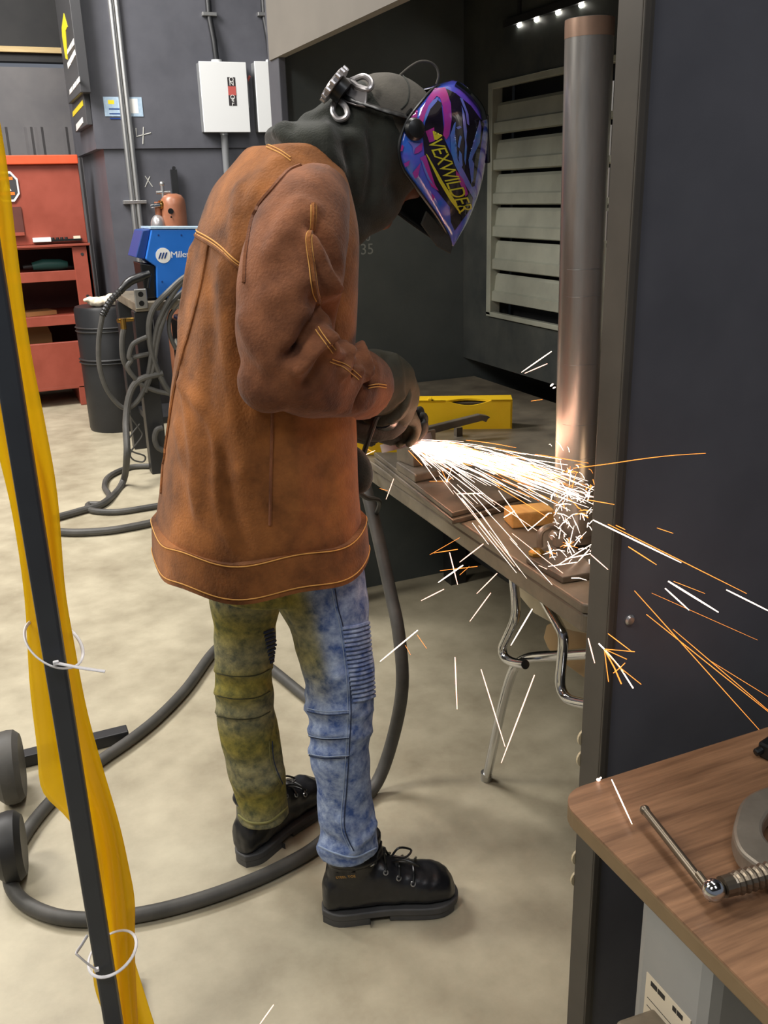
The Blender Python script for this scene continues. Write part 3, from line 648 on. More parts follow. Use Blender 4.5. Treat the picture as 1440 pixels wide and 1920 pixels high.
mb = MB().obox(q+d*.05+n_*.03+[0, 0, .019], d, n_, (0, 0, 1), .05, .03, .018)
tag(mb.build('wood_block', 'wood_block', bevel=.004), 'small pale wooden block lying on the bench left of the pipe', 'block')
# spatter and clamps near the pipe base
c = at(1028, 1022, Z=ZT+.016)
t = thing('hold_down_clamp', c, 'small steel hold down clamp on the base plate left of the pipe', 'clamp')
MB().tube(spline([c+[-.02, 0, 0], c+[-.02, 0, .03], c+[0, 0, .04], c+[.03, .01, .03]], 12), .007, 10).build('hook', 'cast_iron', t, smooth=True)
MB().cyl(c+[.02, -.01, 0], c+[.02, -.01, .02], .014, 6).build('nut', 'cast_iron', t)
c = at(1006, 1040, Z=ZT+.016); MB().lathe([(.016, 0), (.016, .007), (.01, .012), (0, .013)], c, (0, 0, 1), 6).build('brass_nut', 'brass'); tag(bpy.data.objects['brass_nut'], 'brass nut on the left corner of the pipe base plate', 'nut')
# yellow steel channel
A, B = at(765, 806, Z=ZT), at(960, 804, Z=ZT); u = unit(B-A); v = np.array([-u[1], u[0], 0]); Lc = np.linalg.norm(B-A)
E0 = A-u*.03; Ht = at(960, 760, X=B[0])[2]-ZT; Wd = .075; Lc += .03
Ht = .092
t = thing('yellow_channel', E0, 'yellow painted steel channel with a shaded notch on the bench back', 'steel channel')
n0, n1, = Lc*.42, Lc*.82
arc = [(n0+(n1-n0)*k/12, Ht-.016*math.sin(math.pi*k/12)) for k in range(13)]
MB().prism([(0, 0), (Lc, 0), (Lc, Ht)]+arc[::-1]+[(0, Ht)], E0, u, (0, 0, 1), -.006).build('front_web', 'yellow_steel', t)
arc = [(n0+(n1-n0)*k/12, .03*math.sin(math.pi*k/12)) for k in range(13)]
MB().prism([(0, .0)]+arc+[(Lc, 0), (Lc, Wd), (0, Wd)], E0+[0, 0, Ht-.006], u, v, .006).build('top_flange', 'yellow_steel', t)
MB().obox(E0+u*Lc/2+v*Wd+[0, 0, Ht/2], u, v, (0, 0, 1), Lc/2, .003, Ht/2-.001).build('back_web', 'yellow_steel', t)
MB().obox(E0+u*(Lc-.003)+v*Wd/2+[0, 0, Ht/2], u, v, (0, 0, 1), .003, Wd/2, Ht/2-.001).build('end_cap', 'yellow_steel', t)
MB().obox(E0+u*(n0+n1)/2+v*.02+[0, 0, Ht-.04], u, v, (0, 0, 1), (n1-n0)/2, .012, .03).build('shaded_core', 'shaded', t)  # dark filler painted as the notch's inner shadow
MB().obox(E0+u*.10+v*.015+[0, 0, Ht+.0], u, v, (0, 0, 1), .006, .012, .007).build('tab', 'yellow_steel', t, bevel=.002)
A2 = at(655, 853, Z=ZT)+[-.01, .02, 0]
t = tag(MB().obox(A2+u*.11+[0, 0, .026], u, v, (0, 0, 1), .11, .02, .026).build('yellow_bar', 'yellow_steel', bevel=.003), 'shorter yellow steel bar lying behind the grinder on the far bench edge', 'steel bar')

# ------------------------------------------------------------------ chair pushed under the bench
t = thing('stack_chair', (1.25, 1.55, 0), 'chrome legged chair with tan plastic seat pushed under the bench', 'chair')
X_ = lambda x, L: [at(a, b, X=x) for a, b in L]
MB().tube(np.concatenate([spline(X_(1.09, [(912, 1460), (926, 1395), (940, 1330), (955, 1275), (964, 1252)]), 14), spline(X_(1.09, [(968, 1246), (980, 1238), (1000, 1232), (1050, 1229), (1150, 1222)]), 12)]), .0125, 14).build('front_leg', 'chrome', t, smooth=True)
MB().tube(spline(X_(1.06, [(963, 1085), (967, 1130), (965, 1160), (950, 1195), (942, 1215), (946, 1232), (962, 1242), (985, 1246)]), 24), .0115, 14).build('side_frame', 'chrome', t, smooth=True)
MB().tube(spline(X_(1.04, [(1010, 1105), (1026, 1135), (1047, 1172), (1056, 1195), (1053, 1240), (1050, 1280), (1057, 1302), (1072, 1314), (1110, 1322)]), 30), .0115, 14).build('side_frame', 'chrome', t, smooth=True)
q = X_(1.16, [(1018, 1195), (1024, 1172), (1040, 1163), (1120, 1163), (1130, 1290), (1095, 1272), (1040, 1232), (1026, 1215)])
MB().prism([(p[1], p[2]) for p in q], (1.16, 0, 0), (0, 1, 0), (0, 0, 1), .012).build('seat', 'tan_plastic', t, bevel=.004)
q = X_(1.13, [(955, 1085), (975, 1120), (1000, 1150), (1040, 1172), (1070, 1183), (1130, 1195), (1130, 1060), (960, 1060)])
MB().prism([(p[1], p[2]) for p in q], (1.13, 0, 0), (0, 1, 0), (0, 0, 1), .012).build('backrest', 'beige_plastic', t, bevel=.004)
f = at(912, 1460, X=1.09); MB().cyl((f[0], f[1], 0), (f[0], f[1], .025), .016, 14).build('rubber_foot', 'zinc', t, smooth=True)
b2 = np.array([1.5, f[1]-.05, 0]); MB().tube([b2+[-.0, 0, 0], b2+[-.03, -.06, .42]], .0125, 12).build('rear_leg', 'chrome', t, smooth=True)
MB().tube([(1.45, 1.30, 0), (1.42, 1.34, .44)], .0125, 12).build('rear_leg', 'chrome', t, smooth=True)

# ------------------------------------------------------------------ laminate desk in the right foreground
ZK = .75; dx, dy = .632, .905
t = thing('laminate_desk', (1.1, .4, 0), 'wood grain laminate desk with rounded corner in the right foreground', 'desk')
rc = .045; arc = [(dx+rc-rc*math.sin(a), dy-rc+rc*math.cos(a)) for a in np.linspace(0, math.pi/2, 9)]
poly = [(dx, -.6), (1.7, -.6), (1.7, dy)]+arc
MB().prism(poly, (0, 0, ZK-.003), (1, 0, 0), (0, 1, 0), .003).build('desk_top', 'laminate', t)
MB().prism(poly, (0, 0, ZK-.03), (1, 0, 0), (0, 1, 0), .0269).build('edge_band', 'laminate_edge', t, bevel=.004)
for x, yy in ((.85, .82), (1.6, .82), (.85, -.5), (1.6, -.5)): MB().box((x, yy, 0), (x+.04, yy+.04, ZK-.03)).build('leg', 'black_paint', t)
MB().box((.8, .55, ZK-.09), (1.66, .59, ZK-.03)).build('rail', 'black_paint', t)
# grey cabinet below it
x0, ya, yb = .715, .667, .815
t = thing('steel_cabinet', (.9, .74, 0), 'pale grey steel cabinet with a paper label under the desk', 'cabinet')
MB().box((x0, ya, .12), (1.1, yb, ZK-.034)).build('body', 'cabinet_grey', t, bevel=.02)
MB().box((x0-.001, ya+.012, ZK-.085), (x0+.002, yb-.008, ZK-.083)).build('seam', 'ink', t)
q = [at(a, b, X=x0-.001) for a, b in ((1213, 1822), (1268, 1868), (1262, 1905), (1208, 1905))]
z0, z1 = q[3][2]-.1, q[0][2]; y1, y0_ = q[0][1], q[1][1]-.03
l = MB().box((x0-.0015, y0_, z0), (x0+.002, y1, z1)).build('label', 'paper', t)
for k, (f0, f1) in enumerate(((.12, .26), (.28, .44), (.62, .70), (.72, .84))): MB().box((x0-.0022, y1-(y1-y0_)*f1, z1-.014), (x0-.0015, y1-(y1-y0_)*f0, z1-.006)).build('print_mark', 'ink', l)
for k in range(3): MB().box((x0-.0022, y0_+.006, z1-.04-.014*k), (x0-.0015, y1-.006, z1-.0395-.014*k)).build('print_line', 'ink', l)
t = thing('steel_case', (.77, .7, 0), 'low drab steel case standing on the floor before the grey cabinet', 'case')
q = [at(a, b, Z=.46) for a, b in ((1155, 1912), (1290, 1866), (1345, 1945), (1180, 2060))]
slab(q, .02, .44, 'case_body', 'steel_top', t, bevel=.006)
for p in (q[0]*[1, 1, 0]+[.03, -.04, 0], q[2]*[1, 1, 0]+[-.03, .0, 0]): MB().cyl(p, p+[0, 0, .02], .012, 12).build('foot', 'rubber_dark', t)
# G clamp on the desk
zc = ZK+.024
s0, s1 = at(1338, 1668, Z=zc), at(1500, 1622, Z=zc); d = unit(s1-s0)
t = thing('g_clamp', (s1[0], s1[1], ZK), 'large iron G clamp with T handle lying on the laminate desk', 'clamp')
P = [s0+d*(.012+k*.0022) for k in range(int(.30/.0022))]
MB().tube(P, [(.0112, .0132, .0145, .0132)[k % 4] if k > 6 else .0125 for k in range(len(P))], 16).build('screw', 'screw_steel', t, smooth=False)
h0, h1 = at(1209, 1519, Z=zc+.004), at(1326, 1668, Z=zc-.004); hd = unit(h1-h0)
hm = MB().tube([h0, h1], .0055, 12).build('t_handle', 'screw_steel', t, smooth=True)
MB().ell(h0, (.0068,)*3, 14, 8).build('handle_end', 'screw_steel', hm, smooth=True)
MB().ell(at(1338, 1669, Z=zc), (.0135,)*3, 18, 12).build('ball_end', 'chrome', t, smooth=True)
MB().tube(spline([h1-hd*.02+[0, 0, .006], h1+[0, 0, .004], h1+hd*.012-[0, 0, .006]], 8), .0042, 10).build('handle_eye', 'screw_steel', t, smooth=True)
zj = ZK+.03
Q = [at(a, b, Z=zj) for a, b in ((1378, 1535), (1374, 1560), (1384, 1592), (1412, 1618), (1470, 1655), (1560, 1690), (1700, 1660), (1720, 1600), (1640, 1620), (1540, 1640), (1470, 1600), (1440, 1578), (1430, 1556), (1436, 1535), (1460, 1515), (1560, 1490), (1560, 1440), (1480, 1465), (1420, 1482), (1390, 1503))]
slab(spline(Q+[Q[0]], 90)[:-1], ZK+.006, .026, 'clamp_frame', 'cast_iron', t, bevel=.006)
c = at(1445, 1403, Z=ZK+.01)
tag(MB().obox(c+[.01, 0, .003], unit([1, .25, 0]), unit([-.25, 1, 0]), (0, 0, 1), .03, .012, .012).cyl(c+[-.03, .0, 0], c+[0, 0, .008], .006, 10).build('pliers', 'black_plastic', bevel=.003), 'small black hand tool at the back edge of the laminate desk', 'tool')

# ------------------------------------------------------------------ left foreground: screen post, vinyl curtain, ties
pp = np.array([.021, 1.29])
t = thing('screen_post', (pp[0], pp[1], 0), 'dark square steel post of a welding screen in the left foreground', 'post')
hw = .0148
MB().box((pp[0]-hw, pp[1]-hw, .03), (pp[0]+hw, pp[1]+hw, 2.0), rot=-.12).build('tube', 'post_paint', t, bevel=.004)
MB().box((pp[0]-.03, pp[1]-.32, .0), (pp[0]+.03, pp[1]+.32, .03), rot=-.12).build('foot_bar', 'post_paint', t, bevel=.003)
# curtain sheets hang just behind the post
def sheet(left, right, name, dist, wave, parent, n=60, mcols=14, seed=0):
    Lp, Rp = spline([(a, b, 0) for a, b in left], n), spline([(a, b, 0) for a, b in right], n); V = []; F = []
    for i in range(n):
        for j in range(mcols):
            f_ = j/(mcols-1); q = Lp[i]*(1-f_)+Rp[i]*f_
            yv = pp[1]+dist+wave*math.sin(f_*9+i*.06+seed)+wave*.6*math.sin(f_*4-i*.11+seed)
            V.append(at(q[0], q[1], Y=yv))
    for i in range(n-1):
        for j in range(mcols-1): F.append((i*mcols+j, i*mcols+j+1, (i+1)*mcols+j+1, (i+1)*mcols+j))
    mb = MB().add(V, F); o = mb.build(name, 'vinyl', parent, smooth=True, ang=180, fix=False)
    so = o.modifiers.new('thick', 'SOLIDIFY'); so.thickness = .0012; return o
t = thing('vinyl_curtain', (pp[0]+.03, pp[1]+.06, .1), 'translucent yellow vinyl welding curtain gathered against the dark post', 'curtain')
sheet([(-140, -60), (-100, 300), (-60, 560), (-10, 820), (22, 960), (46, 1120), (56, 1280), (70, 1400), (80, 1482), (128, 1535), (165, 1600), (178, 1760), (176, 1840), (196, 1905), (225, 1990)],
      [(-60, -60), (4, 250), (30, 450), (55, 640), (86, 800), (108, 930), (122, 1100), (140, 1210), (163, 1330), (190, 1430), (222, 1540), (240, 1620), (252, 1690), (252, 1790), (262, 1990)], 'front_fold', .055, .008, t)
sheet([(-120, -60), (-60, 300), (-20, 560), (20, 760), (40, 900), (70, 1060), (100, 1190), (120, 1300), (150, 1420), (170, 1560), (196, 1680), (208, 1760), (216, 1860), (240, 1990)],
      [(-80, -60), (-8, 300), (15, 560), (45, 760), (90, 930), (112, 1090), (132, 1230), (160, 1350), (186, 1440), (216, 1560), (232, 1660), (244, 1770), (270, 1860), (312, 1990)], 'back_fold', .085, .007, t, seed=2)
def tie(c, rx, ry, dip, tail, label, r=.0026, lean=0.):
    c = np.array(c); t = thing('zip_tie', c, label, 'zip tie')
    MB().tube([c+[rx*math.cos(a), ry*math.sin(a), dip*math.sin(a)+lean*math.cos(a)] for a in np.linspace(0, 2*math.pi, 41)[:-1]], r, 8, closed=True, sq=.6).build('loop', 'zip', t, smooth=True)
    MB().tube(spline(tail, 16), r*1.35, 8, sq=.5).build('tail', 'zip', t, smooth=True)
    MB().obox(tail[0], (1, 0, 0), (0, 1, 0), (0, 0, 1), .004, .003, .003).build('lock_head', 'zip', t, bevel=.001)
    return t
c = at(99, 1195, Y=pp[1]+.04)
tie((c[0], pp[1]+.02, c[2]), .038, .052, .016, [at(105, 1243, Y=pp[1]-.033), at(150, 1252, Y=pp[1]-.04), at(197, 1259, Y=pp[1]-.05)], 'white zip tie round post and curtain, upper one with a long tail', lean=-.018)
c = at(206, 1764, Y=pp[1]+.035)
tie((c[0], pp[1]+.005, c[2]), .040, .036, .008, [at(181, 1818, Y=pp[1]-.033), at(163, 1806, Y=pp[1]-.036), at(147, 1792, Y=pp[1]-.036), at(143, 1787, Y=pp[1]-.033), at(153, 1772, Y=pp[1]-.02), at(164, 1754, Y=pp[1]-.01)], 'white zip tie round post and curtain near the floor', lean=.012)
# stand foot and tyre at the left edge
a, b_ = at(20, 1428, Z=.02), at(240, 1374, Z=.02); d = unit(b_-a); n_ = np.array([-d[1], d[0], 0])
t = thing('hand_truck', (a[0], a[1], 0), 'black steel bar with a worn rubber wheel at the left edge of the floor', 'cart')
MB().obox((a+b_)/2+[0, 0, .0], d, n_, (0, 0, 1), np.linalg.norm(b_-a)/2, .022, .018).build('foot_bar', 'black_paint', t, bevel=.003)
wc = np.array([-.118, 2.38, .10]); ww = unit([1, -.08, 0])
MB().lathe([(.05, -.03), (.085, -.032), (.098, -.018), (.1, 0), (.098, .018), (.085, .032), (.05, .03)], wc, ww, 32).build('tyre', 'rubber', t, smooth=True)
MB().lathe([(0, -.02), (.05, -.02), (.05, .02), (0, .02)], wc, ww, 24).build('hub', 'zinc', t, smooth=True)
wc = np.array([-.132, 2.05, .085])
MB().lathe([(.04, -.028), (.07, -.03), (.083, -.016), (.085, 0), (.083, .016), (.07, .03), (.04, .028)], wc, ww, 32).build('tyre', 'rubber_dark', t, smooth=True)
MB().lathe([(0, -.018), (.04, -.018), (.04, .018), (0, .018)], wc, ww, 24).build('hub', 'zinc', t, smooth=True)
# ------------------------------------------------------------------ the worker (faces +X, bent over the bench)
def ringxy(cx, cy, z, rx, ry, n=48, e=2.3, tilt=0.):
    R = []
    for k in range(n):
        a = 2*math.pi*k/n; c, s_ = math.cos(a), math.sin(a)
        x = rx*math.copysign(abs(c)**(2/e), c); y_ = ry*math.copysign(abs(s_)**(2/e), s_)
        R.append((cx+x, cy+y_, z+tilt*x))
    return R
def limb(pts, n=40, seg=20):
    """pts: (x, y, z, r) -> tapering tube"""
    S = spline(pts, n); return MB().tube(S[:, :3], S[:, 3], seg)
def pr(px, py, y, hw):
    p = at(px, py, Y=y); dep = -(ROT.T@(p-CAM))[2]; return (*p, hw*dep/FPX)

# body: one continuous skinned figure under the clothes, with a head that has a face
body = MB()
body.ell((.47, 1.725, .93), (.12, .16, .13)).loft([ringxy(*r) for r in ((.47, 1.72, .9, .10, .15), (.49, 1.72, 1.1, .095, .135), (.52, 1.73, 1.3, .11, .155), (.54, 1.735, 1.45, .10, .15), (.575, 1.74, 1.53, .06, .08))])
HA = np.array([unit([.80, 0, -.60]), [0, 1, 0], unit([.60, 0, .80])])     # head: forward, left, crown
HC = np.array([.757, 1.75, 1.632])
def hp(f, l, c): return HC+HA[0]*f+HA[1]*l+HA[2]*c
body.tube([(.57, 1.74, 1.48), (.64, 1.745, 1.56), hp(-.03, 0, -.04)], [.062, .056, .06], 18)
body.ell(HC, (.094, .074, .112), A=HA).ell(hp(.03, 0, -.07), (.062, .055, .058), A=HA)
body.tube([hp(.085, 0, .025), hp(.112, 0, -.022), hp(.095, 0, -.036)], [.010, .016, .012], 12)
body.ell(hp(.088, 0, -.066), (.014, .026, .007), A=HA).ell(hp(.086, 0, -.08), (.014, .022, .008), A=HA).ell(hp(.08, 0, -.108), (.022, .026, .018), A=HA)
for s_ in (-1, 1):
    body.ell(hp(.082, .034*s_, .02), (.016, .017, .010), A=HA).ell(hp(.08, .034*s_, .042), (.014, .024, .008), A=HA).ell(hp(-.01, .078*s_, .0), (.024, .010, .034), A=HA)
body.tube([(.53, 1.58, 1.48), (.47, 1.475, 1.30), (.62, 1.60, 1.20), (.78, 1.77, 1.12)], [.058, .046, .04, .028], 16)
body.tube([(.53, 1.90, 1.48), (.60, 2.02, 1.26), (.74, 1.98, 1.14), (.84, 1.93, 1.08)], [.058, .046, .04, .028], 16)
body.ell((.80, 1.79, 1.11), (.045, .04, .03)).ell((.86, 1.92, 1.07), (.045, .04, .03))
RL = [pr(600, 1090, 1.61, 60), pr(622, 1190, 1.59, 50), pr(637, 1320, 1.575, 40), pr(640, 1450, 1.57, 34), pr(656, 1590, 1.575, 17)]
LL = [pr(462, 1080, 1.83, 58), pr(464, 1180, 1.85, 48), pr(468, 1300, 1.865, 38), pr(486, 1430, 1.865, 34), pr(498, 1525, 1.865, 18)]
body.tube([p[:3] for p in RL]+[(.575, 1.583, .075), (.68, 1.553, .06)], [p[3] for p in RL]+[.022, .02], 18)
body.tube([p[:3] for p in LL]+[(.437, 1.882, .075), (.52, 1.934, .06)], [p[3] for p in LL]+[.022, .02], 18)
bd = Cloth(body, .009, 4)
person = bd.build('person', 'skin')
tag(person, 'worker in brown suede jacket and acid washed jeans bending over the bench, grinding', 'person')

# ---- jeans
j = MB()
j.loft([ringxy(*r) for r in ((.455, 1.725, .80, .12, .17), (.46, 1.725, .9, .15, .20), (.47, 1.725, 1.02, .15, .19))])
R_leg = [pr(586, 1060, 1.615, 92), pr(607, 1120, 1.605, 84), pr(622, 1190, 1.59, 72), pr(635, 1255, 1.58, 67), pr(639, 1330, 1.572, 62), pr(637, 1400, 1.57, 56), pr(645, 1480, 1.57, 51), pr(651, 1550, 1.57, 54), pr(652, 1592, 1.57, 56)]
L_leg = [pr(465, 1050, 1.83, 80), pr(460, 1110, 1.84, 68), pr(459, 1190, 1.85, 58), pr(457, 1270, 1.862, 54), pr(462, 1340, 1.866, 55), pr(476, 1420, 1.866, 53), pr(490, 1490, 1.862, 48), pr(494, 1530, 1.86, 47)]
for L in (R_leg, L_leg):
    S = spline(L, 44); j.tube(S[:, :3], S[:, 3], 28)
jn = Cloth(j, .0075, 4)
jn.wob(.004, 22, 5)
F_ = []
for y_ in (1330, 1371, 1408): F_.append(([(574, y_-2), (610, y_+6), (655, y_+4)], .006, .009))
for y_ in (1352, 1392): F_.append(([(576, y_), (612, y_+6), (652, y_+4)], -.003, .012))
for y_ in (1340, 1380): F_.append(([(655, y_+6), (680, y_+2), (698, y_-10)], .004, .008))
for y_ in (1258, 1300, 1336): F_.append(([(405, y_-2), (440, y_+6), (480, y_+4), (508, y_-8)], .006, .009))
for y_ in (1280, 1318): F_.append(([(405, y_), (440, y_+6), (480, y_+4), (508, y_-8)], -.003, .011))
F_ += [([(606, 1260), (640, 1270), (650, 1290)], .004, .014), ([(575, 1300), (610, 1285), (640, 1262)], .005, .012), ([(600, 1560), (620, 1575), (650, 1590)], -.006, .012), ([(640, 1540), (655, 1560), (668, 1590)], .008, .012),
       ([(700, 1545), (690, 1565), (665, 1580)], .01, .012), ([(598, 1590), (640, 1600), (704, 1588)], .006, .012), ([(450, 1480), (490, 1470), (520, 1450)], .006, .014), ([(455, 1505), (500, 1500), (530, 1480)], -.005, .012),
       ([(440, 1440), (480, 1450), (515, 1435)], .005, .014), ([(520, 1400), (525, 1440), (500, 1480)], .007, .014), ([(530, 1120), (560, 1180), (572, 1250)], .004, .012)]
jn.folds(F_)
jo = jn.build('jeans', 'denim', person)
# yellow mask in the cloth colour: the whole left leg and the back of the right thigh
V = jn.V; yellow_mask = np.zeros(len(V))
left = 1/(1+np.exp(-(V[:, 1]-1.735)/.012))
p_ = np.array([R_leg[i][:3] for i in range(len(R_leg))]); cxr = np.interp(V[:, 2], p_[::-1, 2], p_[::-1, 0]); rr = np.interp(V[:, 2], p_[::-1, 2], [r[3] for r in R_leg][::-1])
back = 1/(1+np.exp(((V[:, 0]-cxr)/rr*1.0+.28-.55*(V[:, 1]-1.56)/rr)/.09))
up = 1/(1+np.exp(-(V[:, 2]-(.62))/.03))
yellow_mask = np.maximum(left, back*up)*(.92+.08*np.sin(V[:, 2]*40))
ca = jo.data.attributes.new('yellow_mask', 'FLOAT', 'POINT'); ca.data.foreach_set('value', yellow_mask.astype(np.float32))
# ribbed biker panels, side seams and hems
P = [(642, 1172), (690, 1164)]
for k in range(18):
    y_ = 1172+k*8.0; x0_ = 641+k*1.15; x1_ = 690+k*.7
    MB().tube(jn.line([(x0_, y_+6), ((x0_+x1_)/2, y_+3), (x1_, y_-4)], 10, .001), .0042, 6).build('ribbed_pleat', 'denim', jo, smooth=True)
for k in range(9):
    stitch(jn, [(494+k*1.5, 1186+k*7), (512+k*1.2, 1180+k*7)], 'ribbed_pleat', 'denim_dark', jo, .0035, 8)
for pp_ in ([(628, 1104), (634, 1140), (644, 1180), (654, 1260), (658, 1330), (655, 1400), (650, 1480), (646, 1550), (664, 1595)], [(510, 1390), (514, 1430), (530, 1470)]):
    stitch(jn, pp_, 'seam', 'denim_dark', jo, .0012, 50); stitch(jn, [(a-6, b) for a, b in pp_], 'seam', 'denim_thread' if len(pp_) > 4 else 'olive_thread', jo, .0009, 50)
for y_ in (1328, 1378, 1412): stitch(jn, [(576, y_), (610, y_+6), (654, y_+4)], 'seam', 'denim_thread', jo, .0009)
for y_ in (1320, 1366, 1402): stitch(jn, [(577, y_+14), (610, y_+20), (654, y_+18)], 'seam', 'denim_dark', jo, .0010)
for y_ in (1262, 1304, 1342): stitch(jn, [(407, y_), (440, y_+6), (480, y_+4), (506, y_-8)], 'seam', 'olive_dark', jo, .0012)
stitch(jn, [(448, 1528), (470, 1542), (505, 1540), (538, 1514)], 'hem', 'olive_thread', jo, .003, 24)
stitch(jn, [(598, 1586), (630, 1600), (665, 1606), (704, 1590)], 'hem', 'denim_thread', jo, .0022, 24)

# ---- jacket torso
TR = ((.868, .452, 1.722, .203, .243), (.94, .453, 1.722, .198, .238), (1.1, .470, 1.724, .178, .226), (1.25, .488, 1.726, .163, .222), (1.38, .511, 1.73, .150, .222), (1.48, .530, 1.735, .141, .215), (1.56, .545, 1.742, .117, .185), (1.60, .560, 1.746, .098, .138), (1.638, .582, 1.75, .082, .100))
TI = spline([(a, b, c) for a, b, c, _, _ in TR], 40); TJ = spline([(d, e, 0) for _, _, _, d, e in TR], 40)
mb = MB().loft([ringxy(p[1], p[2], p[0], q[0], q[1]) for p, q in zip(TI, TJ)])
mb.ell((.53, 1.585, 1.49), (.085, .09, .085)).ell((.53, 1.89, 1.49), (.085, .09, .085))
jk = Cloth(mb, .008, 5); jk.wob(.003, 12, 2)
jk.folds([([(352, 470), (340, 600), (345, 720), (362, 850), (372, 960)], .007, .016), ([(415, 500), (425, 640), (440, 780), (455, 880)], .007, .018), ([(385, 480), (395, 620), (388, 760), (400, 860)], -.006, .02),
          ([(345, 720), (395, 800), (408, 900), (412, 955), (440, 1020)], .009, .012), ([(420, 860), (432, 960), (452, 1015)], -.006, .016), ([(470, 720), (480, 800), (470, 880)], .006, .02), ([(330, 800), (345, 860), (372, 940), (420, 1010)], .005, .016),
          ([(450, 350), (440, 420), (444, 480)], .006, .018), ([(455, 500), (450, 560), (455, 640)], -.006, .014), ([(560, 700), (548, 820), (560, 950)], .006, .02), ([(600, 800), (610, 900), (620, 980)], -.005, .022),
          ([(520, 300), (490, 330), (470, 380)], .005, .02), ([(540, 1010), (560, 960), (555, 900)], .004, .02)])
jo2 = jk.build('jacket', 'suede', person)
# hem band, yoke and seams
def band(z0, z1, off, n=96, rows=5):
    R = []
    for i in range(rows):
        z_ = z0+(z1-z0)*i/(rows-1); f_ = np.interp(z_, [t_[0] for t_ in TR], range(len(TR))); k = min(int(f_), len(TR)-2); g = f_-k
        a = np.array(TR[k])*(1-g)+np.array(TR[k+1])*g
        R.append([(x, y_, z_+.006*math.sin(7*math.atan2(y_-a[2], x-a[1]))) for x, y_, _ in ringxy(a[1], a[2], z_, a[3]+off, a[4]+off, n)])
    return R
MB().loft(band(.862, .937, .009)).build('hem_band', 'suede', jo2, smooth=True, ang=80)
for z_ in (.934, .872): MB().tube(band(z_, z_+.001, .0098, rows=2)[0], .0011, 5, closed=True).build('stitching', 'thread', jo2)
for dx in (0, 6):
    stitch(jk, [(364-dx*.2, 431+dx), (392, 446+dx), (414, 462+dx), (440, 486+dx), (470, 506+dx)], 'stitching', 'thread', jo2, .0013)
    stitch(jk, [(500, 270+dx), (525, 282+dx), (545, 296+dx)], 'stitching', 'thread', jo2, .0011, 12)
stitch(jk, [(366, 441), (392, 456), (414, 472), (440, 496), (470, 516)], 'yoke_edge', 'suede', jo2, .0035)
stitch(jk, [(392, 455), (384, 500), (374, 552), (354, 630), (344, 660), (327, 735), (314, 820), (307, 870), (303, 925)], 'back_seam', 'suede', jo2, .0035, 40)
stitch(jk, [(511, 720), (510, 800), (508, 880), (506, 985)], 'side_seam', 'suede_sleeve', jo2, .0028, 30)
# ---- right sleeve (near side), bent at the elbow
SL = [pr(600, 362, 1.63, 60), pr(572, 415, 1.56, 88), pr(550, 490, 1.515, 98), pr(541, 570, 1.49, 98), pr(538, 640, 1.478, 94), pr(560, 692, 1.49, 84), pr(606, 712, 1.545, 76), pr(645, 716, 1.60, 72), pr(672, 722, 1.64, 67), pr(684, 727, 1.66, 62)]
S = spline(SL, 60); mb = MB().tube(S[:, :3], S[:, 3], 30)
mb.ell(pr(505, 715, 1.475, 1)[:3], (.055, .05, .055))
sl = Cloth(mb, .0075, 4); sl.wob(.003, 16, 9)
sl.folds([(pp_, amp_*1.55, wd_) for pp_, amp_, wd_ in [([(592, 560), (630, 575), (640, 600)], -.014, .016), ([(560, 660), (590, 610), (620, 590)], -.018, .013), ([(580, 650), (600, 622), (626, 640)], .010, .010), ([(540, 670), (570, 655), (598, 625)], -.016, .010),
          ([(560, 690), (595, 650), (615, 635)], .010, .012), ([(620, 640), (640, 610), (640, 590)], -.010, .010), ([(585, 450), (605, 500), (632, 545)], .010, .012), ([(590, 430), (620, 460), (636, 500)], -.010, .012),
          ([(598, 500), (615, 540), (640, 580)], -.008, .012), ([(500, 560), (540, 545), (570, 530)], .004, .02), ([(455, 600), (470, 640), (500, 680)], .005, .018), ([(610, 670), (595, 700), (580, 720)], -.010, .012),
          ([(640, 650), (648, 680), (640, 700)], .010, .010), ([(655, 640), (668, 670), (665, 700)], -.010, .009), ([(675, 650), (690, 690), (690, 710)], .009, .009), ([(690, 655), (705, 690), (700, 720)], -.008, .009),
          ([(668, 760), (690, 725), (700, 715)], -.012, .011), ([(560, 380), (530, 420), (510, 470)], .005, .016), ([(590, 390), (565, 410), (545, 440)], .005, .014), ([(620, 660), (650, 668), (675, 695)], .007, .010), ([(600, 760), (640, 770), (690, 760)], .004, .016)]])
so_ = sl.build('sleeve', 'suede_sleeve', jo2)
for dx in (0, 7, 12):
    stitch(sl, [(583+dx*.8, 385), (581+dx*.8, 425), (574+dx*.9, 446), (578+dx*.9, 490), (584+dx*.9, 540), (592+dx*.8, 565)], 'stitching', 'thread', jo2, .0011)
stitch(sl, [(588, 383), (586, 425), (580, 446), (584, 490), (590, 540), (598, 570)], 'seam_flap', 'suede', jo2, .0045)
for dx in (0, 5):
    stitch(sl, [(592+dx, 618-dx), (607+dx, 640-dx), (624+dx, 662-dx)], 'stitching', 'thread', jo2, .001, 14)
    stitch(sl, [(618+dx, 678-dx), (645+dx, 690-dx), (672+dx, 712-dx)], 'stitching', 'thread', jo2, .001, 14)
    stitch(sl, [(690, 724+dx), (708, 720+dx), (724, 722+dx)], 'stitching', 'thread', jo2, .001, 12)
stitch(sl, [(560, 300), (515, 350), (478, 400), (462, 470), (458, 530)], 'armhole_seam', 'suede_sleeve', jo2, .004, 30)
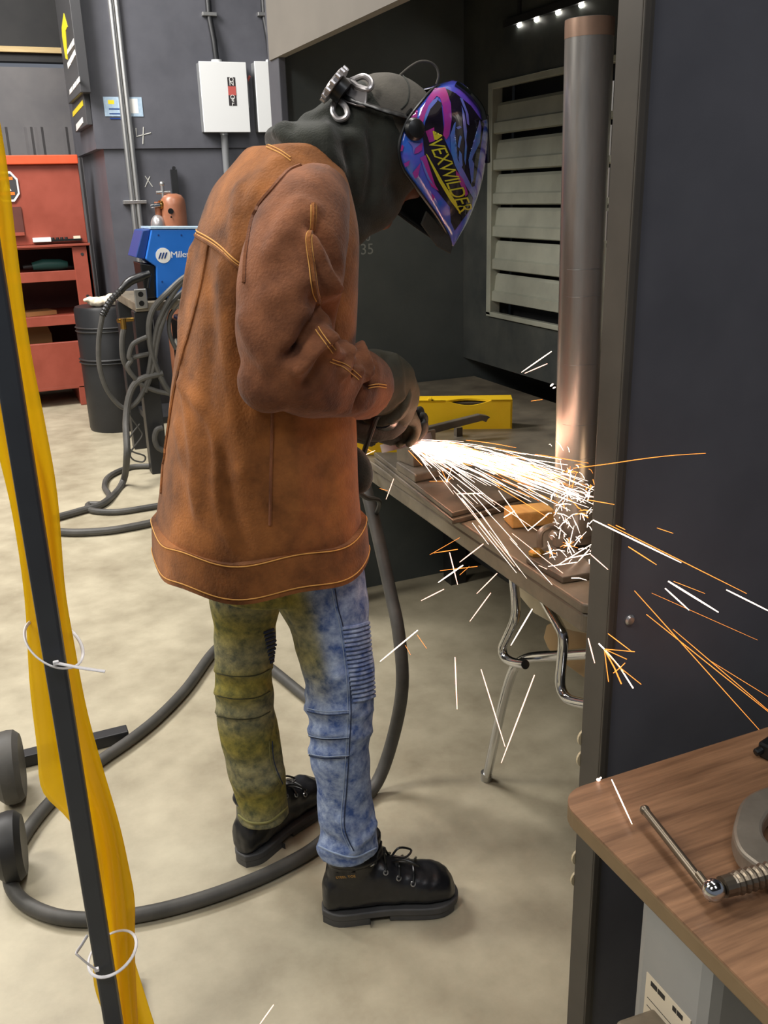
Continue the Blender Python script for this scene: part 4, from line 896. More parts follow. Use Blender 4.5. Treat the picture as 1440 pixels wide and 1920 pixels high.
# ---- left sleeve (far side)
S = spline([(.53, 1.87, 1.50, .085), (.56, 1.96, 1.40, .085), (.60, 2.01, 1.28, .08), (.66, 2.0, 1.20, .072), (.74, 1.97, 1.15, .064)], 40)
ls = Cloth(MB().tube(S[:, :3], S[:, 3], 24), .009, 4); ls.wob(.006, 24, 4); ls.build('sleeve', 'suede_sleeve', jo2)

# ---- hoodie collar and hood under the headgear
h = MB()
h.ell(hp(-.012, 0, .004), (.112, .094, .128), A=HA)
h.ell((.665, 1.75, 1.592), (.115, .100, .092)).ell((.615, 1.75, 1.605), (.075, .105, .055)).ell((.70, 1.75, 1.545), (.10, .085, .075)).ell((.655, 1.75, 1.50), (.075, .085, .06))
h.tube([(.612+.062*math.cos(a), 1.75+.104*math.sin(a), 1.612-.045*math.cos(a)) for a in np.linspace(0, 2*math.pi, 40)[:-1]], .019, 12, closed=True)
h.ell((.625, 1.72, 1.642), (.085, .085, .036)).tube([(.63, 1.75, 1.62), hp(-.05, 0, .0)], [.07, .085], 20)
hd_ = Cloth(h, .008, 7, .7); hd_.wob(.002, 20, 11)
hd_.folds([([(540, 215), (585, 215), (640, 200)], .006, .014), ([(520, 245), (570, 300), (610, 360), (640, 420)], .009, .014), ([(545, 240), (600, 300), (640, 370)], -.006, .012), ([(612, 225), (620, 280), (632, 350)], .007, .012),
           ([(640, 230), (660, 290), (668, 350)], -.007, .014), ([(675, 220), (678, 290), (672, 370)], .007, .012), ([(700, 230), (700, 290), (690, 370)], -.006, .012), ([(725, 230), (722, 290), (710, 370)], .005, .012), ([(585, 215), (640, 250), (655, 320)], -.004, .012)])
ho = hd_.build('hooded_sweatshirt', 'hoodie', person)
c_ = (.62, 1.50, .95)
lh = Cloth(MB().ell((.645, 1.68, 1.02), (.034, .08, .05)), .006, 3); lh.build('sweatshirt_hem', 'hoodie', ho)
# skull cap
cp = Cloth(MB().ell(hp(-.002, 0, .036), (.112, .096, .100), A=HA), .007, 4)
cp.build('skull_cap', 'cap_cloth', person)
stitch(cp, [(752, 138), (766, 160), (764, 190), (752, 205)], 'cap_seam', 'hoodie', person, .0015, 14)

# ---- welding helmet tipped up over the face with its ratchet headgear
rows = [((824, 160), (846, 151), .035, .012), ((812, 168), (862, 158), .07, .03), ((795, 186), (882, 180), .10, .06), ((766, 224), (904, 214), .122, .1), ((750, 268), (909, 244), .128, .12), ((754, 310), (905, 300), .126, .12), ((782, 352), (893, 358), .114, .1), ((818, 402), (872, 412), .088, .07), ((840, 440), (852, 450), .05, .03), ((846, 458), (848, 462), .02, .01)]
Yc = 1.755; n_c = 29; RR = []
RW = spline([(*r[0], *r[1], r[2]) for r in rows], 44)
for r in RW:
    w_ = max(r[4], .01); a_ = at(r[0], r[1], Y=Yc-w_); f_ = at(r[2], r[3], Y=Yc-.2*w_); ring = []
    for k in range(n_c):
        t_ = -1+2*k/(n_c-1); th_ = t_*math.pi/2
        c, s_ = math.cos(th_), math.sin(th_)
        x = a_[0]+(f_[0]-a_[0])*abs(c)**.82; y_ = Yc+w_*math.copysign(abs(s_)**.72, s_); z_ = a_[2]+(f_[2]-a_[2])*abs(c)**.82
        ring.append((x, y_, z_))
    RR.append(ring)
V = np.array(RR).reshape(-1, 3); F = [(i*n_c+k, i*n_c+k+1, (i+1)*n_c+k+1, (i+1)*n_c+k) for i in range(len(RW)-1) for k in range(n_c-1)]
F += [tuple(range(n_c)), tuple(range((len(RW)-1)*n_c+n_c-1, (len(RW)-1)*n_c-1, -1))]
hm = MB().add(V, F); hel = hm.build('welding_helmet', 'helmet_blue', person, smooth=True, ang=60)
so = hel.modifiers.new('shell', 'SOLIDIFY'); so.thickness = .004; so.offset = -1; hel.data.materials.append(MATS['black_plastic']); so.material_offset = 1; so.material_offset_rim = 1
class Surf(Cloth):
    def __init__(s, V, F): s.V, s.F = V, F; s.tree()
hs = Surf(V, F)
def decal(poly, name, m, lift=.0008, step=7):
    """paint film of a given outline laid over the shell"""
    me = bmesh.new(); vs = [me.verts.new((a, b, 0)) for a, b in poly]; f = me.faces.new(vs); bmesh.ops.triangulate(me, faces=[f])
    for _ in range(5):
        E_ = [e for e in me.edges if e.calc_length() > step]
        if not E_: break
        bmesh.ops.subdivide_edges(me, edges=E_, cuts=1); bmesh.ops.triangulate(me, faces=me.faces[:])
    me.verts.index_update(); V_ = []
    for v in me.verts:
        p, n_ = hs.hit(v.co.x, v.co.y)
        if n_@(CAM-p) < 0: n_ = -n_
        V_.append(p+n_*lift)
    F2 = [tuple(v.index for v in f.verts) for f in me.faces]; me.free()
    return MB().add(V_, F2).build(name, m, hel, fix=False, smooth=True, ang=180)
Zm = lambda L: [(730+a*200/1129, 140+b*340/1920) for a, b in L]
decal(Zm([(600, 150), (700, 200), (860, 330), (1000, 520), (960, 800), (900, 1180), (860, 1190), (690, 950), (650, 820), (640, 640), (660, 450), (650, 300)]), 'front_panel', 'helmet_black', .0008)
decal(Zm([(480, 250), (550, 300), (570, 520), (580, 680), (660, 860), (720, 1000), (880, 1290), (870, 1400), (690, 1650), (650, 1560), (640, 1400), (480, 1200), (400, 1000), (370, 840), (350, 620), (400, 420)]), 'side_panel', 'helmet_black', .0008)
decal(Zm([(480, 150), (590, 140), (615, 200), (650, 330), (655, 480), (630, 640), (600, 690), (565, 640), (580, 520), (560, 330), (535, 250), (500, 230)]), 'magenta_band', 'helmet_magenta', .0012)
decal(Zm([(480, 150), (500, 230), (430, 310), (385, 400), (350, 520), (325, 500), (310, 470), (345, 370), (400, 260)]), 'magenta_band', 'helmet_magenta', .0013)
decal(Zm([(455, 280), (520, 240), (500, 290), (430, 370), (385, 480), (360, 520), (375, 430), (410, 340)]), 'sky_band', 'helmet_sky', .0016)
decal(Zm([(280, 350), (300, 380), (290, 470), (220, 480), (240, 400)]), 'magenta_patch', 'helmet_magenta', .0012)
decal(Zm([(640, 640), (680, 520), (700, 500), (690, 600), (660, 700), (720, 900), (800, 1050), (920, 1290), (890, 1320), (760, 1100), (690, 960), (650, 830)]), 'sky_band', 'helmet_sky', .0014)
decal(Zm([(700, 1010), (780, 1110), (830, 1260), (800, 1290), (760, 1190), (700, 1060)]), 'magenta_patch', 'helmet_magenta', .0014)
for L in ([(740, 250), (770, 260), (830, 420), (840, 540), (815, 520), (800, 400)], [(760, 330), (790, 420), (815, 600), (800, 760), (780, 600)], [(950, 480), (965, 560), (950, 720), (880, 860), (840, 1000), (830, 900), (900, 760), (935, 640)],
          [(735, 800), (760, 840), (770, 960), (750, 1000), (725, 880)], [(800, 640), (815, 760), (800, 960), (785, 900)], [(860, 880), (890, 940), (880, 1120), (860, 1150), (845, 1000)], [(700, 560), (740, 540), (760, 560), (720, 580)], [(740, 640), (760, 660), (735, 780), (715, 760)]):
    decal(Zm(L), 'streak', 'helmet_sky', .0018)
for L in ([(130, 740), (150, 760), (120, 860), (105, 830)], [(150, 940), (215, 905), (200, 960), (165, 980)], [(240, 1040), (330, 930), (300, 1080), (270, 1100)], [(280, 740), (350, 720), (340, 800), (300, 830), (260, 840)], [(320, 880), (380, 850), (480, 1160), (520, 1230), (440, 1180)], [(380, 600), (470, 560), (480, 700), (420, 720)], [(440, 1250), (480, 1290), (460, 1330)]):
    decal(Zm(L), 'magenta_patch', 'helmet_magenta', .0014)
for L in ([(190, 700), (250, 720), (330, 730), (270, 780), (250, 840), (240, 760)], [(330, 900), (350, 920), (420, 1090), (470, 1180), (400, 1100), (360, 1000)]):
    decal(Zm(L), 'streak', 'helmet_sky', .0018)
# yellow brush lettering running down the side
def laid(body_, x0, y0, x1, y1, h, name, m, lift, slant=.25, spacing=.9):
    Vt, Ft = text(body_, 1, 0, spacing); w_ = Vt[:, 0].max()-Vt[:, 0].min(); L = math.hypot(x1-x0, y1-y0); ux_, uy_ = (x1-x0)/L, (y1-y0)/L
    hh = Vt[:, 1].max()-Vt[:, 1].min(); me = bmesh.new(); vs = [me.verts.new(tuple(v)) for v in Vt]
    for f in Ft:
        try: me.faces.new([vs[i] for i in f])
        except ValueError: pass
    bmesh.ops.triangulate(me, faces=me.faces[:]); me.verts.index_update(); V_ = []
    for v in me.verts:
        a = (v.co.x-Vt[:, 0].min())/w_*L+slant*v.co.y/hh*h; b = v.co.y/hh*h
        q = (x0+ux_*a+uy_*b, y0+uy_*a-ux_*b); p, n_ = hs.hit(*q)
        if n_@(CAM-p) < 0: n_ = -n_
        V_.append(p+n_*lift)
    F2 = [tuple(v.index for v in f.verts) for f in me.faces]; me.free()
    return MB().add(V_, F2).build(name, m, hel, fix=False)
laid('VEXWILDER', 812, 262, 872, 398, 27, 'lettering', 'helmet_yellow', .0022)
decal(Zm([(380, 835), (400, 850), (560, 1130), (690, 1330), (740, 1440), (750, 1480), (730, 1450), (640, 1330), (520, 1130)]), 'underline', 'helmet_yellow', .002, 5)
decal(Zm([(450, 590), (480, 660), (560, 645), (500, 690), (470, 690)]), 'yellow_fleck', 'helmet_yellow', .002, 5)
p, n_ = hs.hit(776, 243); n_ = np.array([0, -1, .1])
MB().lathe([(.019, -.004), (.020, .005), (.016, .012), (.008, .015), (0, .0155)], p, n_, 26).build('pivot_knob', 'black_plastic', hel, smooth=True)
MB().tube([np.array(r[0])+[-.001, 0, 0] for r in RR], .003, 8).build('rim', 'black_plastic', hel, smooth=True)
MB().tube([np.array(r[-1])+[-.001, 0, 0] for r in RR], .003, 8).build('rim', 'black_plastic', hel, smooth=True)
fr = spline([hs.hit(a, b)[0] for a, b in ((852, 160), (880, 182), (898, 205), (905, 228))], 10)
MB().tube(fr+np.array([.002, -.004, .002]), .006, 8).build('lens_rim', 'visor_glass', hel, smooth=True)
MB().box(hp(.165, -.055, -.01), hp(.172, .055, .07)).v
vz = [RR[12][n_c//2], RR[26][n_c//2]]; a_, b_ = np.array(vz[0]), np.array(vz[1]); vd = unit(b_-a_)
MB().obox((a_+b_)/2+[.004, 0, 0], vd, (0, 1, 0), np.cross(vd, [0, 1, 0]), .045, .055, .004).build('lens_window', 'visor_glass', hel, bevel=.003)
# bib below the chin edge
bib = [at(a, b, Y=1.70) for a, b in ((800, 395), (842, 440), (849, 462), (846, 476), (820, 462), (790, 420))]
MB().prism([(p[0], p[2]) for p in bib], (0, 1.70, 0), (1, 0, 0), (0, 0, 1), -.006).build('chin_flap', 'glove_dark', hel, bevel=.002)
# headgear band, adjusting knob and strap loops at the back of the head
hsf = Surf(*(lambda c: (c.V, c.F))(Cloth(MB().ell(hp(-.012, 0, .01), (.124, .106, .138), A=HA), .01, 2)))
hg = MB().tube(hsf.line([(648, 182), (668, 192), (690, 198), (720, 208), (748, 216), (768, 222)], 24, .002), [.012+.0015*(k % 3 == 0) for k in range(24)], 10, sq=.35).build('headband', 'black_plastic', person, smooth=True)
lab(hg, 'black ribbed headband of the helmet')
q = hsf.hit(648, 178); nn = unit(q[1]); ax_ = unit(at(612, 158, Y=q[0][1]-.0)-at(652, 186, Y=q[0][1]))
b0 = q[0]+nn*.004
pl = MB(); Ps = [hsf.hit(a, b) for a, b in ((640, 150), (668, 160), (690, 178), (688, 206), (668, 202), (640, 192), (628, 178))]
pl.loft([[p+n*.004 for p, n in Ps], [p+n*.012 for p, n in Ps]]); yo = pl.build('adjuster_yoke', 'silver_plastic', person, smooth=True, ang=50); lab(yo, 'silver adjuster yoke at the back of the headgear')
yo_b = yo.modifiers.new('bevel', 'BEVEL'); yo_b.width = .003; yo_b.segments = 2
for L in ([(662, 160), (684, 152), (697, 162), (692, 174), (678, 172), (662, 162)], [(634, 196), (630, 216), (640, 228), (654, 222), (652, 206), (638, 192)]):
    MB().tube(hsf.line(L, 22, .010), .0055, 10).build('strap_loop', 'silver_plastic', yo, smooth=True)
kc = at(628, 160, Y=q[0][1]-.01); kd = unit(at(614, 150, Y=kc[1])-at(640, 178, Y=kc[1])+np.array([0, .012, 0]))
MB().cyl(kc-kd*.022, kc, .022, 24).build('knob_base', 'black_plastic', yo, smooth=True)
kk = MB().lathe([(.0, -.004), (.033, -.004), (.034, .004), (.030, .008), (0, .009)], kc, kd, 30).build('ratchet_knob', 'silver_plastic', yo, smooth=True)
u_, v_, _ = frame(kd)
for k in range(14):
    a = 2*math.pi*k/14; kk_ = MB().cyl(kc+(u_*math.cos(a)+v_*math.sin(a))*.033-kd*.003, kc+(u_*math.cos(a)+v_*math.sin(a))*.033+kd*.006, .0045, 8); kk_.build('knob_grip', 'silver_plastic', yo)
MB().tube(spline([at(a, b, Y=1.735) for a, b in ((748, 143), (765, 128), (785, 116), (805, 116), (818, 126), (822, 142), (818, 158))], 30), .0022, 8).build('top_strap', 'cap_cloth', person, smooth=True)
MB().tube(hsf.line([(762, 212), (768, 218), (776, 228)], 8, .006), .009, 10).build('pivot_arm', 'black_plastic', person, smooth=True)

# ---- boots
def boot(pos, ang, label, hide=False):
    c, s_ = math.cos(ang), math.sin(ang)
    W = lambda x, y_, z: (pos[0]+x*c-y_*s_, pos[1]+x*s_+y_*c, z)
    up = MB(); rings = []
    for x, w_, hh in ((-.146, .020, .060), (-.138, .034, .085), (-.11, .041, .11), (-.06, .043, .125), (-.01, .043, .118), (.04, .046, .092), (.08, .051, .078), (.115, .050, .072), (.14, .040, .056), (.154, .022, .034)):
        rings.append([W(x, w_*math.copysign(abs(math.cos(a))**.8, math.cos(a)), .028+hh*.5+hh*.5*math.copysign(abs(math.sin(a))**.8, math.sin(a))) for a in np.linspace(0, 2*math.pi, 29)[:-1]])
    up.loft(rings)
    up.loft([[W(-.085+.004*k+rx*math.cos(a), ry*math.sin(a), z) for a in np.linspace(0, 2*math.pi, 29)[:-1]] for k, (z, rx, ry) in enumerate(((.05, .056, .04), (.10, .058, .042), (.15, .057, .045), (.19, .060, .049), (.215, .060, .049)))])
    up.tube([W(-.085+.012+.062*math.cos(a), .049*math.sin(a), .168) for a in np.linspace(0, 2*math.pi, 25)[:-1]], .007, 8, closed=True)
    cl = Cloth(up, .005, 4); cl.wob(.0015, 60, 3)
    b = cl.build('boot', 'boot_leather', person); lab(b, label)
    out = lambda g: [(a_*.97, b_*.9) for a_, b_ in out_(g)]
    out_ = lambda g: [(-.150-g, -.02), (-.146-g, .02), (-.12, .041+g), (-.06, .043+g), (0, .042+g), (.05, .050+g), (.09, .056+g), (.125, .053+g), (.15+g, .038), (.162+g, .015), (.162+g, -.012), (.15+g, -.036), (.125, -.052-g), (.09, -.055-g), (.05, -.05-g), (0, -.043-g), (-.06, -.043-g), (-.12, -.041-g)]
    def sl_(g, x0, x1, z0, z1, nm):
        P_ = spline([(a, b_, 0) for a, b_ in out(g)+[out(g)[0]]], 72)[:-1]; P_[:, 0] = np.clip(P_[:, 0], x0, x1)
        ss = MB().loft([[W(a, b_, z0) for a, b_, _ in P_], [W(a, b_, z1) for a, b_, _ in P_]]); return ss.build(nm, 'boot_sole', b, smooth=True, bevel=.003)
    sl_(.005, -.16, .18, .016, .034, 'sole'); sl_(.004, -.16, -.045, 0, .0165, 'heel'); sl_(.002, .0, .15, .003, .0165, 'tread')
    sf = cl
    for k in range(4):
        x = .050-.029*k; z = .100+.019*k
        for s2 in (-1, 1):
            q_ = sf.b.find_nearest(Vector(W(x+.004, s2*.045, z)))
            p, n = np.array(q_[0]), np.array(q_[1]); MB().tube([p+n*.001+.0048*(frame(n)[0]*math.cos(a)+frame(n)[1]*math.sin(a)) for a in np.linspace(0, 2*math.pi, 13)[:-1]], .0017, 6, closed=True).build('eyelet', 'zinc', b, smooth=True)
        L = []
        for t_ in np.linspace(-1, 1, 9):
            q_ = sf.b.find_nearest(Vector(W(x+.004+.02*(t_+1)/2, t_*.043, z+.03-.03*abs(t_)))); L.append(np.array(q_[0])+np.array(q_[1])*.003)
        MB().tube(L, .003, 7).build('lace', 'black_plastic', b, smooth=True)
    for s2 in (-1, 1):
        q_ = sf.b.find_nearest(Vector(W(.02, s2*.01, .15))); p = np.array(q_[0])+np.array(q_[1])*.004
        MB().tube(spline([p, p+[.02*c, -.01+.012*s2, .014], p+[.05*c, -.02+.02*s2, .0], p+[.03*c, -.012, -.004], p], 20), .0026, 7).build('lace', 'black_plastic', b, smooth=True)
    return b, cl, W
b1, bc, W1 = boot((.645, 1.562), math.atan2(-.082, .284), 'black work boot on the right foot nearer the camera, flat in profile')
b2, _, _ = boot((.505, 1.925), math.atan2(.15, .25), 'black work boot on the left foot, seen from behind')
sx_, sy_ = 658, 1641
tg = MB().add([bc.hit(a, b)[0]+bc.hit(a, b)[1]*.002 for a, b in ((630, 1636), (667, 1634), (667, 1646), (630, 1648))], [(0, 1, 2, 3)]).build('boot_tag', 'boot_leather', b1, fix=False)
qa, qb, qm = bc.hit(632, 1643), bc.hit(666, 1640), bc.hit(649, 1641)
write('STEEL TOE', 'lettering', 'brass', b1, np.maximum(qm[0], qm[0])+qm[1]*.0045, qb[0]-qa[0], np.cross(qm[1], qb[0]-qa[0]), .0095, .001)

# ---- gloves and the angle grinder they hold
g0, g1 = np.array([.745, 1.735, 1.105]), np.array([.925, 2.03, 1.005]); gd = unit(g1-g0)
gu, gv, _ = frame(gd)
def glove(wrist, f, n, side, cuff, m_, label, L=1.0, curl=1.0):
    """f: wrist to knuckles, n: out of the palm, side: toward the thumb"""
    wrist, f, n, side, cuff = np.array(wrist), unit(f), unit(n), unit(side), np.array(cuff)
    n = unit(n-f*(n@f)); side = unit(side-f*(side@f)-n*(side@n))
    g = MB(); g.tube([cuff, cuff*.6+wrist*.4, wrist, wrist+f*.02], [.066, .06, .042, .04], 22)
    g.ell(wrist+f*.055, (.058, .046, .026), A=[f, side, n])
    for i, (ln, w_) in enumerate(((.040, .0125), (.044, .013), (.041, .0125), (.033, .0115))):
        p = wrist+f*.092+side*(.034-.0228*i); P_ = [p-f*.03, p]; a = .35*curl
        for k, sc in enumerate((1, .72, .6)):
            p = p+(f*math.cos(a)+n*math.sin(a))*ln*sc; P_.append(p); a += .85*curl
        g.tube(spline(P_, 14), [w_]*10+[w_*.95, w_*.9, w_*.8, w_*.5], 12)
    p = wrist+f*.03+side*.035; P_ = [p, p+side*.03+f*.02+n*.012, p+side*.03+f*.045+n*.035, p+side*.015+f*.06+n*.058]
    g.tube(spline(P_, 12), [.018]*5+[.016]*4+[.014, .012, .008], 12)
    c_ = Cloth(g, .0042, 3); c_.wob(.002, 45, 6); o_ = c_.build('glove', m_, person); lab(o_, label); return c_, o_
gr, gro = glove((.775, 1.765, 1.135), gd*.5+np.array([.25, .1, -.35]), (-.45, .15, -.85), (.1, .95, .2), (.715, 1.69, 1.165), 'glove_leather', 'drab green leather glove on the right hand')
stitch(gr, [(735, 668), (752, 700), (752, 740)], 'seam', 'glove_dark', gro, .0016, 12)
gl, glo = glove((.752, 1.86, 1.052), (.5, .1, -.15), (0, -.2, .9), (.3, .9, 0), (.72, 1.95, 1.13), 'glove_dark', 'dark leather glove on the left hand under the grinder')
# gauntlet cuffs over the sleeve ends
G1 = spline([pr(676, 722, 1.655, 54), pr(700, 718, 1.69, 62), pr(722, 722, 1.72, 60), pr(738, 738, 1.745, 50), pr(742, 765, 1.765, 40), pr(736, 788, 1.775, 30)], 24)
gm = MB().tube(G1[:, :3], G1[:, 3], 24); gc = Cloth(gm, .005, 4); gc.wob(.004, 30, 8)
gc.folds([([(722, 668), (730, 700), (728, 735)], -.007, .008), ([(742, 668), (752, 700), (752, 740)], .006, .01), ([(705, 690), (712, 720), (706, 750)], -.006, .008), ([(700, 775), (730, 765), (752, 745)], .005, .01)])
lab(gc.build('glove_cuff', 'glove_leather', person), 'flared drab green gauntlet cuff of the right glove')
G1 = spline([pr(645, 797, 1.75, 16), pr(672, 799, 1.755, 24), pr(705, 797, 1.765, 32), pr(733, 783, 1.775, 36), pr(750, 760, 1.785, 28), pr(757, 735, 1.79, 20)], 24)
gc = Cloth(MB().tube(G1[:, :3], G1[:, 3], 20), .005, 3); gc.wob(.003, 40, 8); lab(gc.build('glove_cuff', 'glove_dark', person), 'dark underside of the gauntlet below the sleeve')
t = thing('angle_grinder', g0, 'grey angle grinder in the gloved hands throwing a spray of sparks', 'grinder')
S = spline([g0-gd*.05, g0, g0+gd*.1, g0+gd*.2, g0+gd*.25], 20)
MB().tube(S, [.026]*4+[.029]*6+[.033]*6+[.036]*4, 20).build('motor_body', 'black_plastic', t, smooth=True)
hc = g0+gd*.285
MB().obox(hc, gd, gu, gv, .045, .034, .034).build('gear_head', 'grinder_grey', t, bevel=.012)
dn = unit(np.array([.15, -.25, -1])); dn = unit(dn-gd*(dn@gd)*.6); dc = hc+gd*.012+dn*.05
MB().cyl(hc+gd*.012+dn*.02, dc, .02, 18).build('spindle', 'zinc', t, smooth=True)
MB().lathe([(0, -.002), (.057, -.002), (.057, .002), (0, .002)], dc, dn, 40).build('cutting_disc', 'disc_grit', t)
du, dv, _ = frame(dn); ang0 = math.atan2(-gd@dv, -gd@du)
G = [(du*math.cos(a), dv*math.sin(a)) for a in np.linspace(ang0-1.5, ang0+1.5, 22)]
mb = MB(); R4 = []
for a, b_ in G:
    e_ = a+b_; R4.append([dc+e_*.064+dn*.008, dc+e_*.064-dn*.012, dc+e_*.022-dn*.012, dc+e_*.022-dn*.009, dc+e_*.061-dn*.009, dc+e_*.061+dn*.008])
mb.loft(R4).build('guard', 'grinder_grey', t, smooth=True, ang=30)
MB().tube(spline([g0-gd*.05, g0-gd*.1+[0, .02, -.02], [.70, 1.80, .95], [.78, 1.95, .86], [.88, 2.1, .78], [.9, 2.3, .6], [.9, 2.5, .3]], 40), .006, 8).build('power_cord', 'rubber_dark', t, smooth=True)
# ------------------------------------------------------------------ sparks: each streak a thin glowing filament in the air
def streak(P, r, m, label, group, bend=0.):
    P = [np.array(p, float) for p in P]
    if len(P) == 2:
        a, b_ = P; P = [a, a*.5+b_*.5+np.array([0, 0, bend]), b_]; P = list(spline(P, 5))
    n = len(P); rr = [r*(.55+.45*math.sin(math.pi*(.15+.85*k/(n-1)))) for k in range(n)]
    o = MB().tube(P, rr, 5).build('spark', m); tag(o, label, 'spark', group); return o
W_, K_, O_ = 'spark_white', 'spark_pink', 'spark_orange'
ORD = 'first second third fourth fifth sixth seventh eighth ninth tenth eleventh twelfth thirteenth fourteenth fifteenth sixteenth seventeenth eighteenth'.split()
def flock(L, plane, label, group):
    order = sorted(range(len(L)), key=lambda i: min(L[i][0], L[i][2]))
    for i, (x0_, y0_, x1_, y1_, m_, r) in enumerate(L):
        tint = {W_: 'white', K_: 'pinkish white', O_: 'orange'}[m_]; ln = 'long' if math.hypot(x1_-x0_, y1_-y0_) > 90 else 'short'
        streak([at(x0_, y0_, **plane(0)), at(x1_, y1_, **plane(1))], r, m_, f'{ln} {tint} spark, {ORD[order.index(i)]} from left {label}', group)
flock([(1112, 975, 1277, 1055, W_, .0011), (1140, 983, 1400, 1113, O_, .0007), (1253, 1090, 1347, 1148, W_, .0015), (1247, 1103, 1292, 1144, W_, .0011), (1362, 1106, 1450, 1150, W_, .0012), (1178, 1025, 1231, 1059, O_, .0008), (1100, 937, 1152, 946, O_, .0006),
       (1190, 1108, 1425, 1370, O_, .0007), (1212, 1152, 1445, 1338, O_, .0007), (1262, 1180, 1450, 1340, O_, .0006), (1330, 1238, 1450, 1312, O_, .0004), (1140, 1188, 1185, 1222, O_, .0007), (1263, 1090, 1322, 1113, O_, .0004), (1222, 1112, 1420, 1200, O_, .0003), (1155, 985, 1172, 993, O_, .0006), (1108, 1040, 1140, 1068, K_, .0007), (1232, 990, 1262, 1000, O_, .0005)],
      lambda e: dict(Y=1.0-.04*e), 'of those before the dark divider', 'sparks in front of the divider')
streak(spline([at(a, b, Y=1.0) for a, b in ((1075, 878), (1140, 870), (1200, 861), (1260, 854), (1323, 850))], 10), .0006, O_, 'long thin orange spark arching level across the dark divider', None)
streak([at(1103, 1197, Y=1.03), at(1115, 1243, Y=1.03)], .001, K_, 'short steep spark against the divider post edge below the bench', None)
t = thing('spark_burst', at(1133, 1215, Y=1.0), 'forked spark burst spraying down across the divider post', 'spark')
for k, L in enumerate(([(1123, 1207), (1133, 1217)], [(1133, 1217), (1190, 1222)], [(1133, 1217), (1141, 1278)], [(1133, 1217), (1152, 1252), (1165, 1282)], [(1133, 1217), (1163, 1252), (1187, 1290)], [(1133, 1217), (1175, 1236)], [(1163, 1252), (1202, 1283)], [(1163, 1252), (1150, 1262)], [(1163, 1252), (1172, 1243)], [(1133, 1217), (1170, 1262)])):
    MB().tube([at(a, b, Y=1.0-.004*k) for a, b in L], .0011 if k in (0, 3, 4) else .0006, 5).build('spark_ray', W_ if k in (0, 4) else O_, t)
flock([(783, 1182, 713, 1240, W_, .0016), (853, 1232, 857, 1330, K_, .0014), (902, 1255, 947, 1400, K_, .0011), (1002, 1266, 940, 1430, K_, .0012), (920, 1112, 881, 1165, K_, .0010), (832, 1105, 790, 1126, K_, .0011), (906, 1020, 862, 1054, K_, .0011), (843, 1036, 858, 1096, K_, .0011), (858, 1030, 813, 1037, O_, .0008),
       (895, 1062, 825, 1070, O_, .0006), (868, 1060, 822, 1092, W_, .0015), (932, 1075, 894, 1113, K_, .0009), (998, 1142, 958, 1210, W_, .0012), (782, 1190, 800, 1216, O_, .0005), (760, 1210, 770, 1228, O_, .0004), (862, 1078, 880, 1062, O_, .0005), (806, 1040, 862, 1008, O_, .0005)],
      lambda e: dict(X=.80-.02*e), 'of those falling below the bench', 'sparks falling below the bench')
flock([(690, 866, 622, 906, K_, .0012), (703, 845, 665, 862, K_, .0009), (738, 898, 724, 936, K_, .0009), (727, 920, 712, 916, O_, .0005), (662, 890, 652, 876, O_, .0006), (700, 848, 684, 840, O_, .0006)], lambda e: dict(X=.78+.03*e), 'of those beside the jacket front', 'sparks beside the jacket front')
flock([(1034, 659, 978, 698, W_, .0013), (1026, 682, 984, 700, K_, .0011), (1017, 749, 996, 752, O_, .0006), (1037, 720, 1032, 724, W_, .0022), (1041, 726, 1037, 728, W_, .0018)], lambda e: dict(X=1.2), 'of those high above the bench', 'sparks above the bench')
streak([at(1147, 1462, Z=.765), at(1185, 1545, Z=.76)], .0010, W_, 'bright white spark streak over the laminate desk corner', None)
streak([at(513, 1884, Y=1.25), at(486, 1922, Y=1.25)], .0010, K_, 'short spark streak near the floor at the lower picture edge', None)
tag(MB().ell(at(1122, 1462, Z=.753), (.003, .003, .002), 10, 6).tube([at(1122, 1462, Z=.754), at(1127, 1458, Z=.76)], .0012, 5).build('spark', W_), 'tiny glowing spark lying on the rear edge of the desk', 'spark')
# the jet from the disc to the divider
O0 = dc+gd*.055-dn*.0
def jet_target():
    u = random.random()
    if u < .66:
        x_ = random.uniform(1050, 1150); q = (x_, random.gauss(905+.35*(x_-1050), 17))
    elif u < .92: q = (random.uniform(1010, 1150), random.gauss(958, 42))
    else: q = (random.uniform(860, 1060), random.uniform(1000, 1120))
    p = at(q[0], q[1], Y=1.12); p[0] = min(max(p[0], .70), 1.5); return p
def jet(lo, hi):
    T = jet_target(); a = lo+(hi-lo)*random.random()**1.15; ln = random.uniform(.10, .34)*(1.15-.5*a); b_ = min(a+ln, .985)
    s0 = O0+np.random.randn(3)*[.004, .004, .006]; P = []
    sag = random.uniform(.0, .05)
    for k in range(5):
        f_ = a+(b_-a)*k/4; p = s0*(1-f_)+T*f_; p[2] += sag*4*f_*(1-f_)*.5; P.append(p)
    return P
LB = 'thin white hot spark in the dense jet between grinder and divider'
for k in range(150): streak(jet(0, .85), random.uniform(.0004, .0008), W_ if random.random() < .7 else (K_ if random.random() < .6 else O_), LB, 'sparks in the grinding jet')
mbs = {W_: MB(), O_: MB()}
for k in range(360):
    P = jet(0, .8); r = random.uniform(.0003, .0006); m_ = W_ if random.random() < .72 else O_
    mbs[m_].tube(P, [r*.6, r, r, r, r*.5], 4)
for k in range(70):                       # bright root of the jet
    T = jet_target(); P = [O0*(1-f_)+T*f_+np.random.randn(3)*.003*(1+f_*3) for f_ in (0, .08, .2+.2*random.random())]
    mbs[W_].tube(P, [.0009, .0011, .0005], 4)
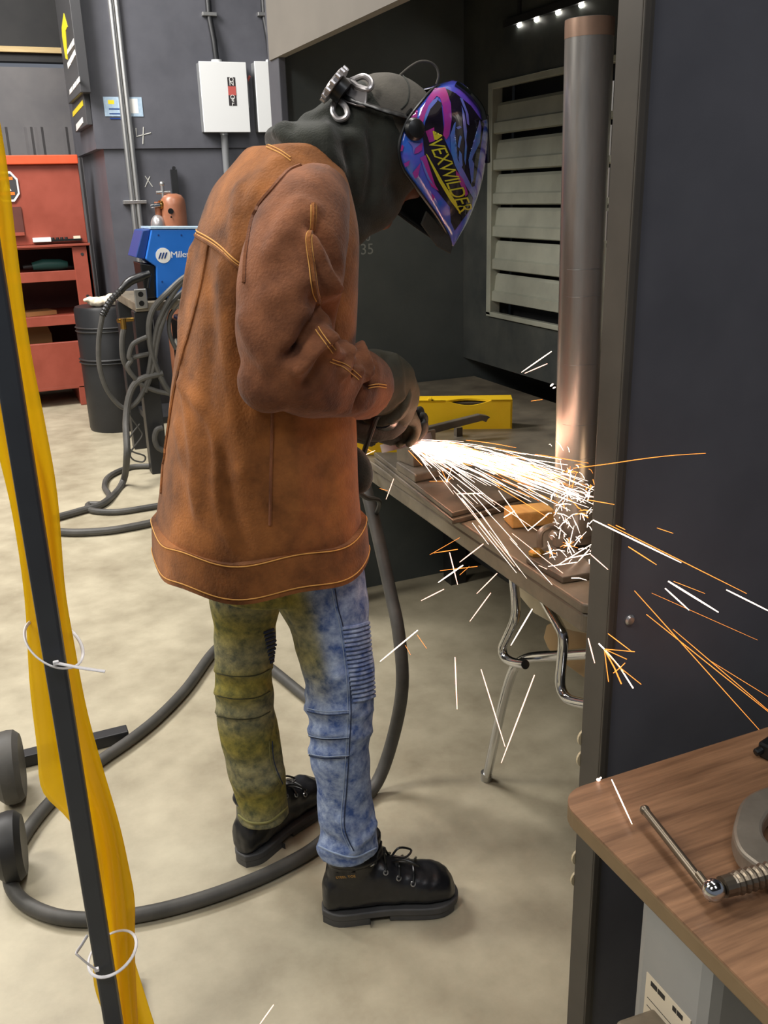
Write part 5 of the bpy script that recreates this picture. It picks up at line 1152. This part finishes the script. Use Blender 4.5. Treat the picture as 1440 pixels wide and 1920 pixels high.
# rebounds against the divider and pipe foot
for k in range(110):
    c = at(random.uniform(1030, 1112), random.gauss(955, 48), Y=random.uniform(1.13, 1.36)); c[2] = max(c[2], ZT+.02)
    d = np.random.randn(3)*[.8, .9, .8]+[-.1, .2, .0]; d = unit(d)*random.uniform(.006, .034); r = random.uniform(.0004, .0009)
    e_ = c+d; e_[2] = max(e_[2], ZT+.005); e_[1] = max(e_[1], 1.112); mbs[W_ if random.random() < .75 else O_].tube([c, (c+e_)/2+[0, 0, .002], e_], [r, r, r*.4], 4)
for m_, nm, tx in ((W_, 'spark_shower', 'dense shower of white hot sparks shooting from the grinder to the divider'), (O_, 'spark_shower', 'thinner orange sparks mixed through the white spark shower')):
    o = mbs[m_].build(nm, m_, fix=False); tag(o, tx, 'sparks'); o['kind'] = 'stuff'
# little star bursts over the plates
for (cx_, cy_, n_, L_, tx) in ((838, 902, 9, 26, 'star shaped spark burst above the large flat plates'), (1066, 1022, 11, 16, 'star shaped spark burst near the pipe base plate'), (1032, 1035, 8, 14, 'star shaped spark burst just left of the pipe foot'), (1068, 884, 8, 12, 'star shaped spark glint in front of the pipe')):
    c = at(cx_, cy_, Y=1.55 if cx_ > 900 else 1.95)
    if cx_ > 900: c = at(cx_, cy_, Y=1.36)
    t = thing('spark_burst', c, tx, 'spark')
    MB().ell(c, (.003,)*3, 10, 6).build('spark_core', W_, t)
    for k in range(n_):
        a = 2*math.pi*k/n_+random.random()*.5; l_ = L_*random.uniform(.5, 1.3); e_ = at(cx_+l_*math.cos(a), cy_+l_*math.sin(a), Y=c[1]+random.uniform(-.02, .02))
        MB().tube([c, e_], [.0008, .0003], 4).build('spark_ray', W_ if k % 2 else O_, t)
flock([(1110, 1020, 1045, 1060, W_, .0010), (1108, 1038, 1060, 1048, W_, .0011), (1095, 1052, 1028, 1062, W_, .0009), (1105, 1030, 1085, 1052, W_, .0012), (1088, 1092, 1103, 1124, K_, .0009), (1010, 1060, 1098, 1100, K_, .0006), (935, 920, 990, 995, W_, .0007), (990, 995, 1030, 962, W_, .0009), (900, 960, 975, 1070, K_, .0005), (855, 925, 965, 1062, K_, .0006), (960, 1000, 1085, 1098, K_, .0006), (945, 970, 965, 958, W_, .0010), (905, 925, 857, 926, K_, .0010)],
      lambda e: dict(Y=1.40-.06*e), 'of those around the pipe base', 'sparks around the pipe base')
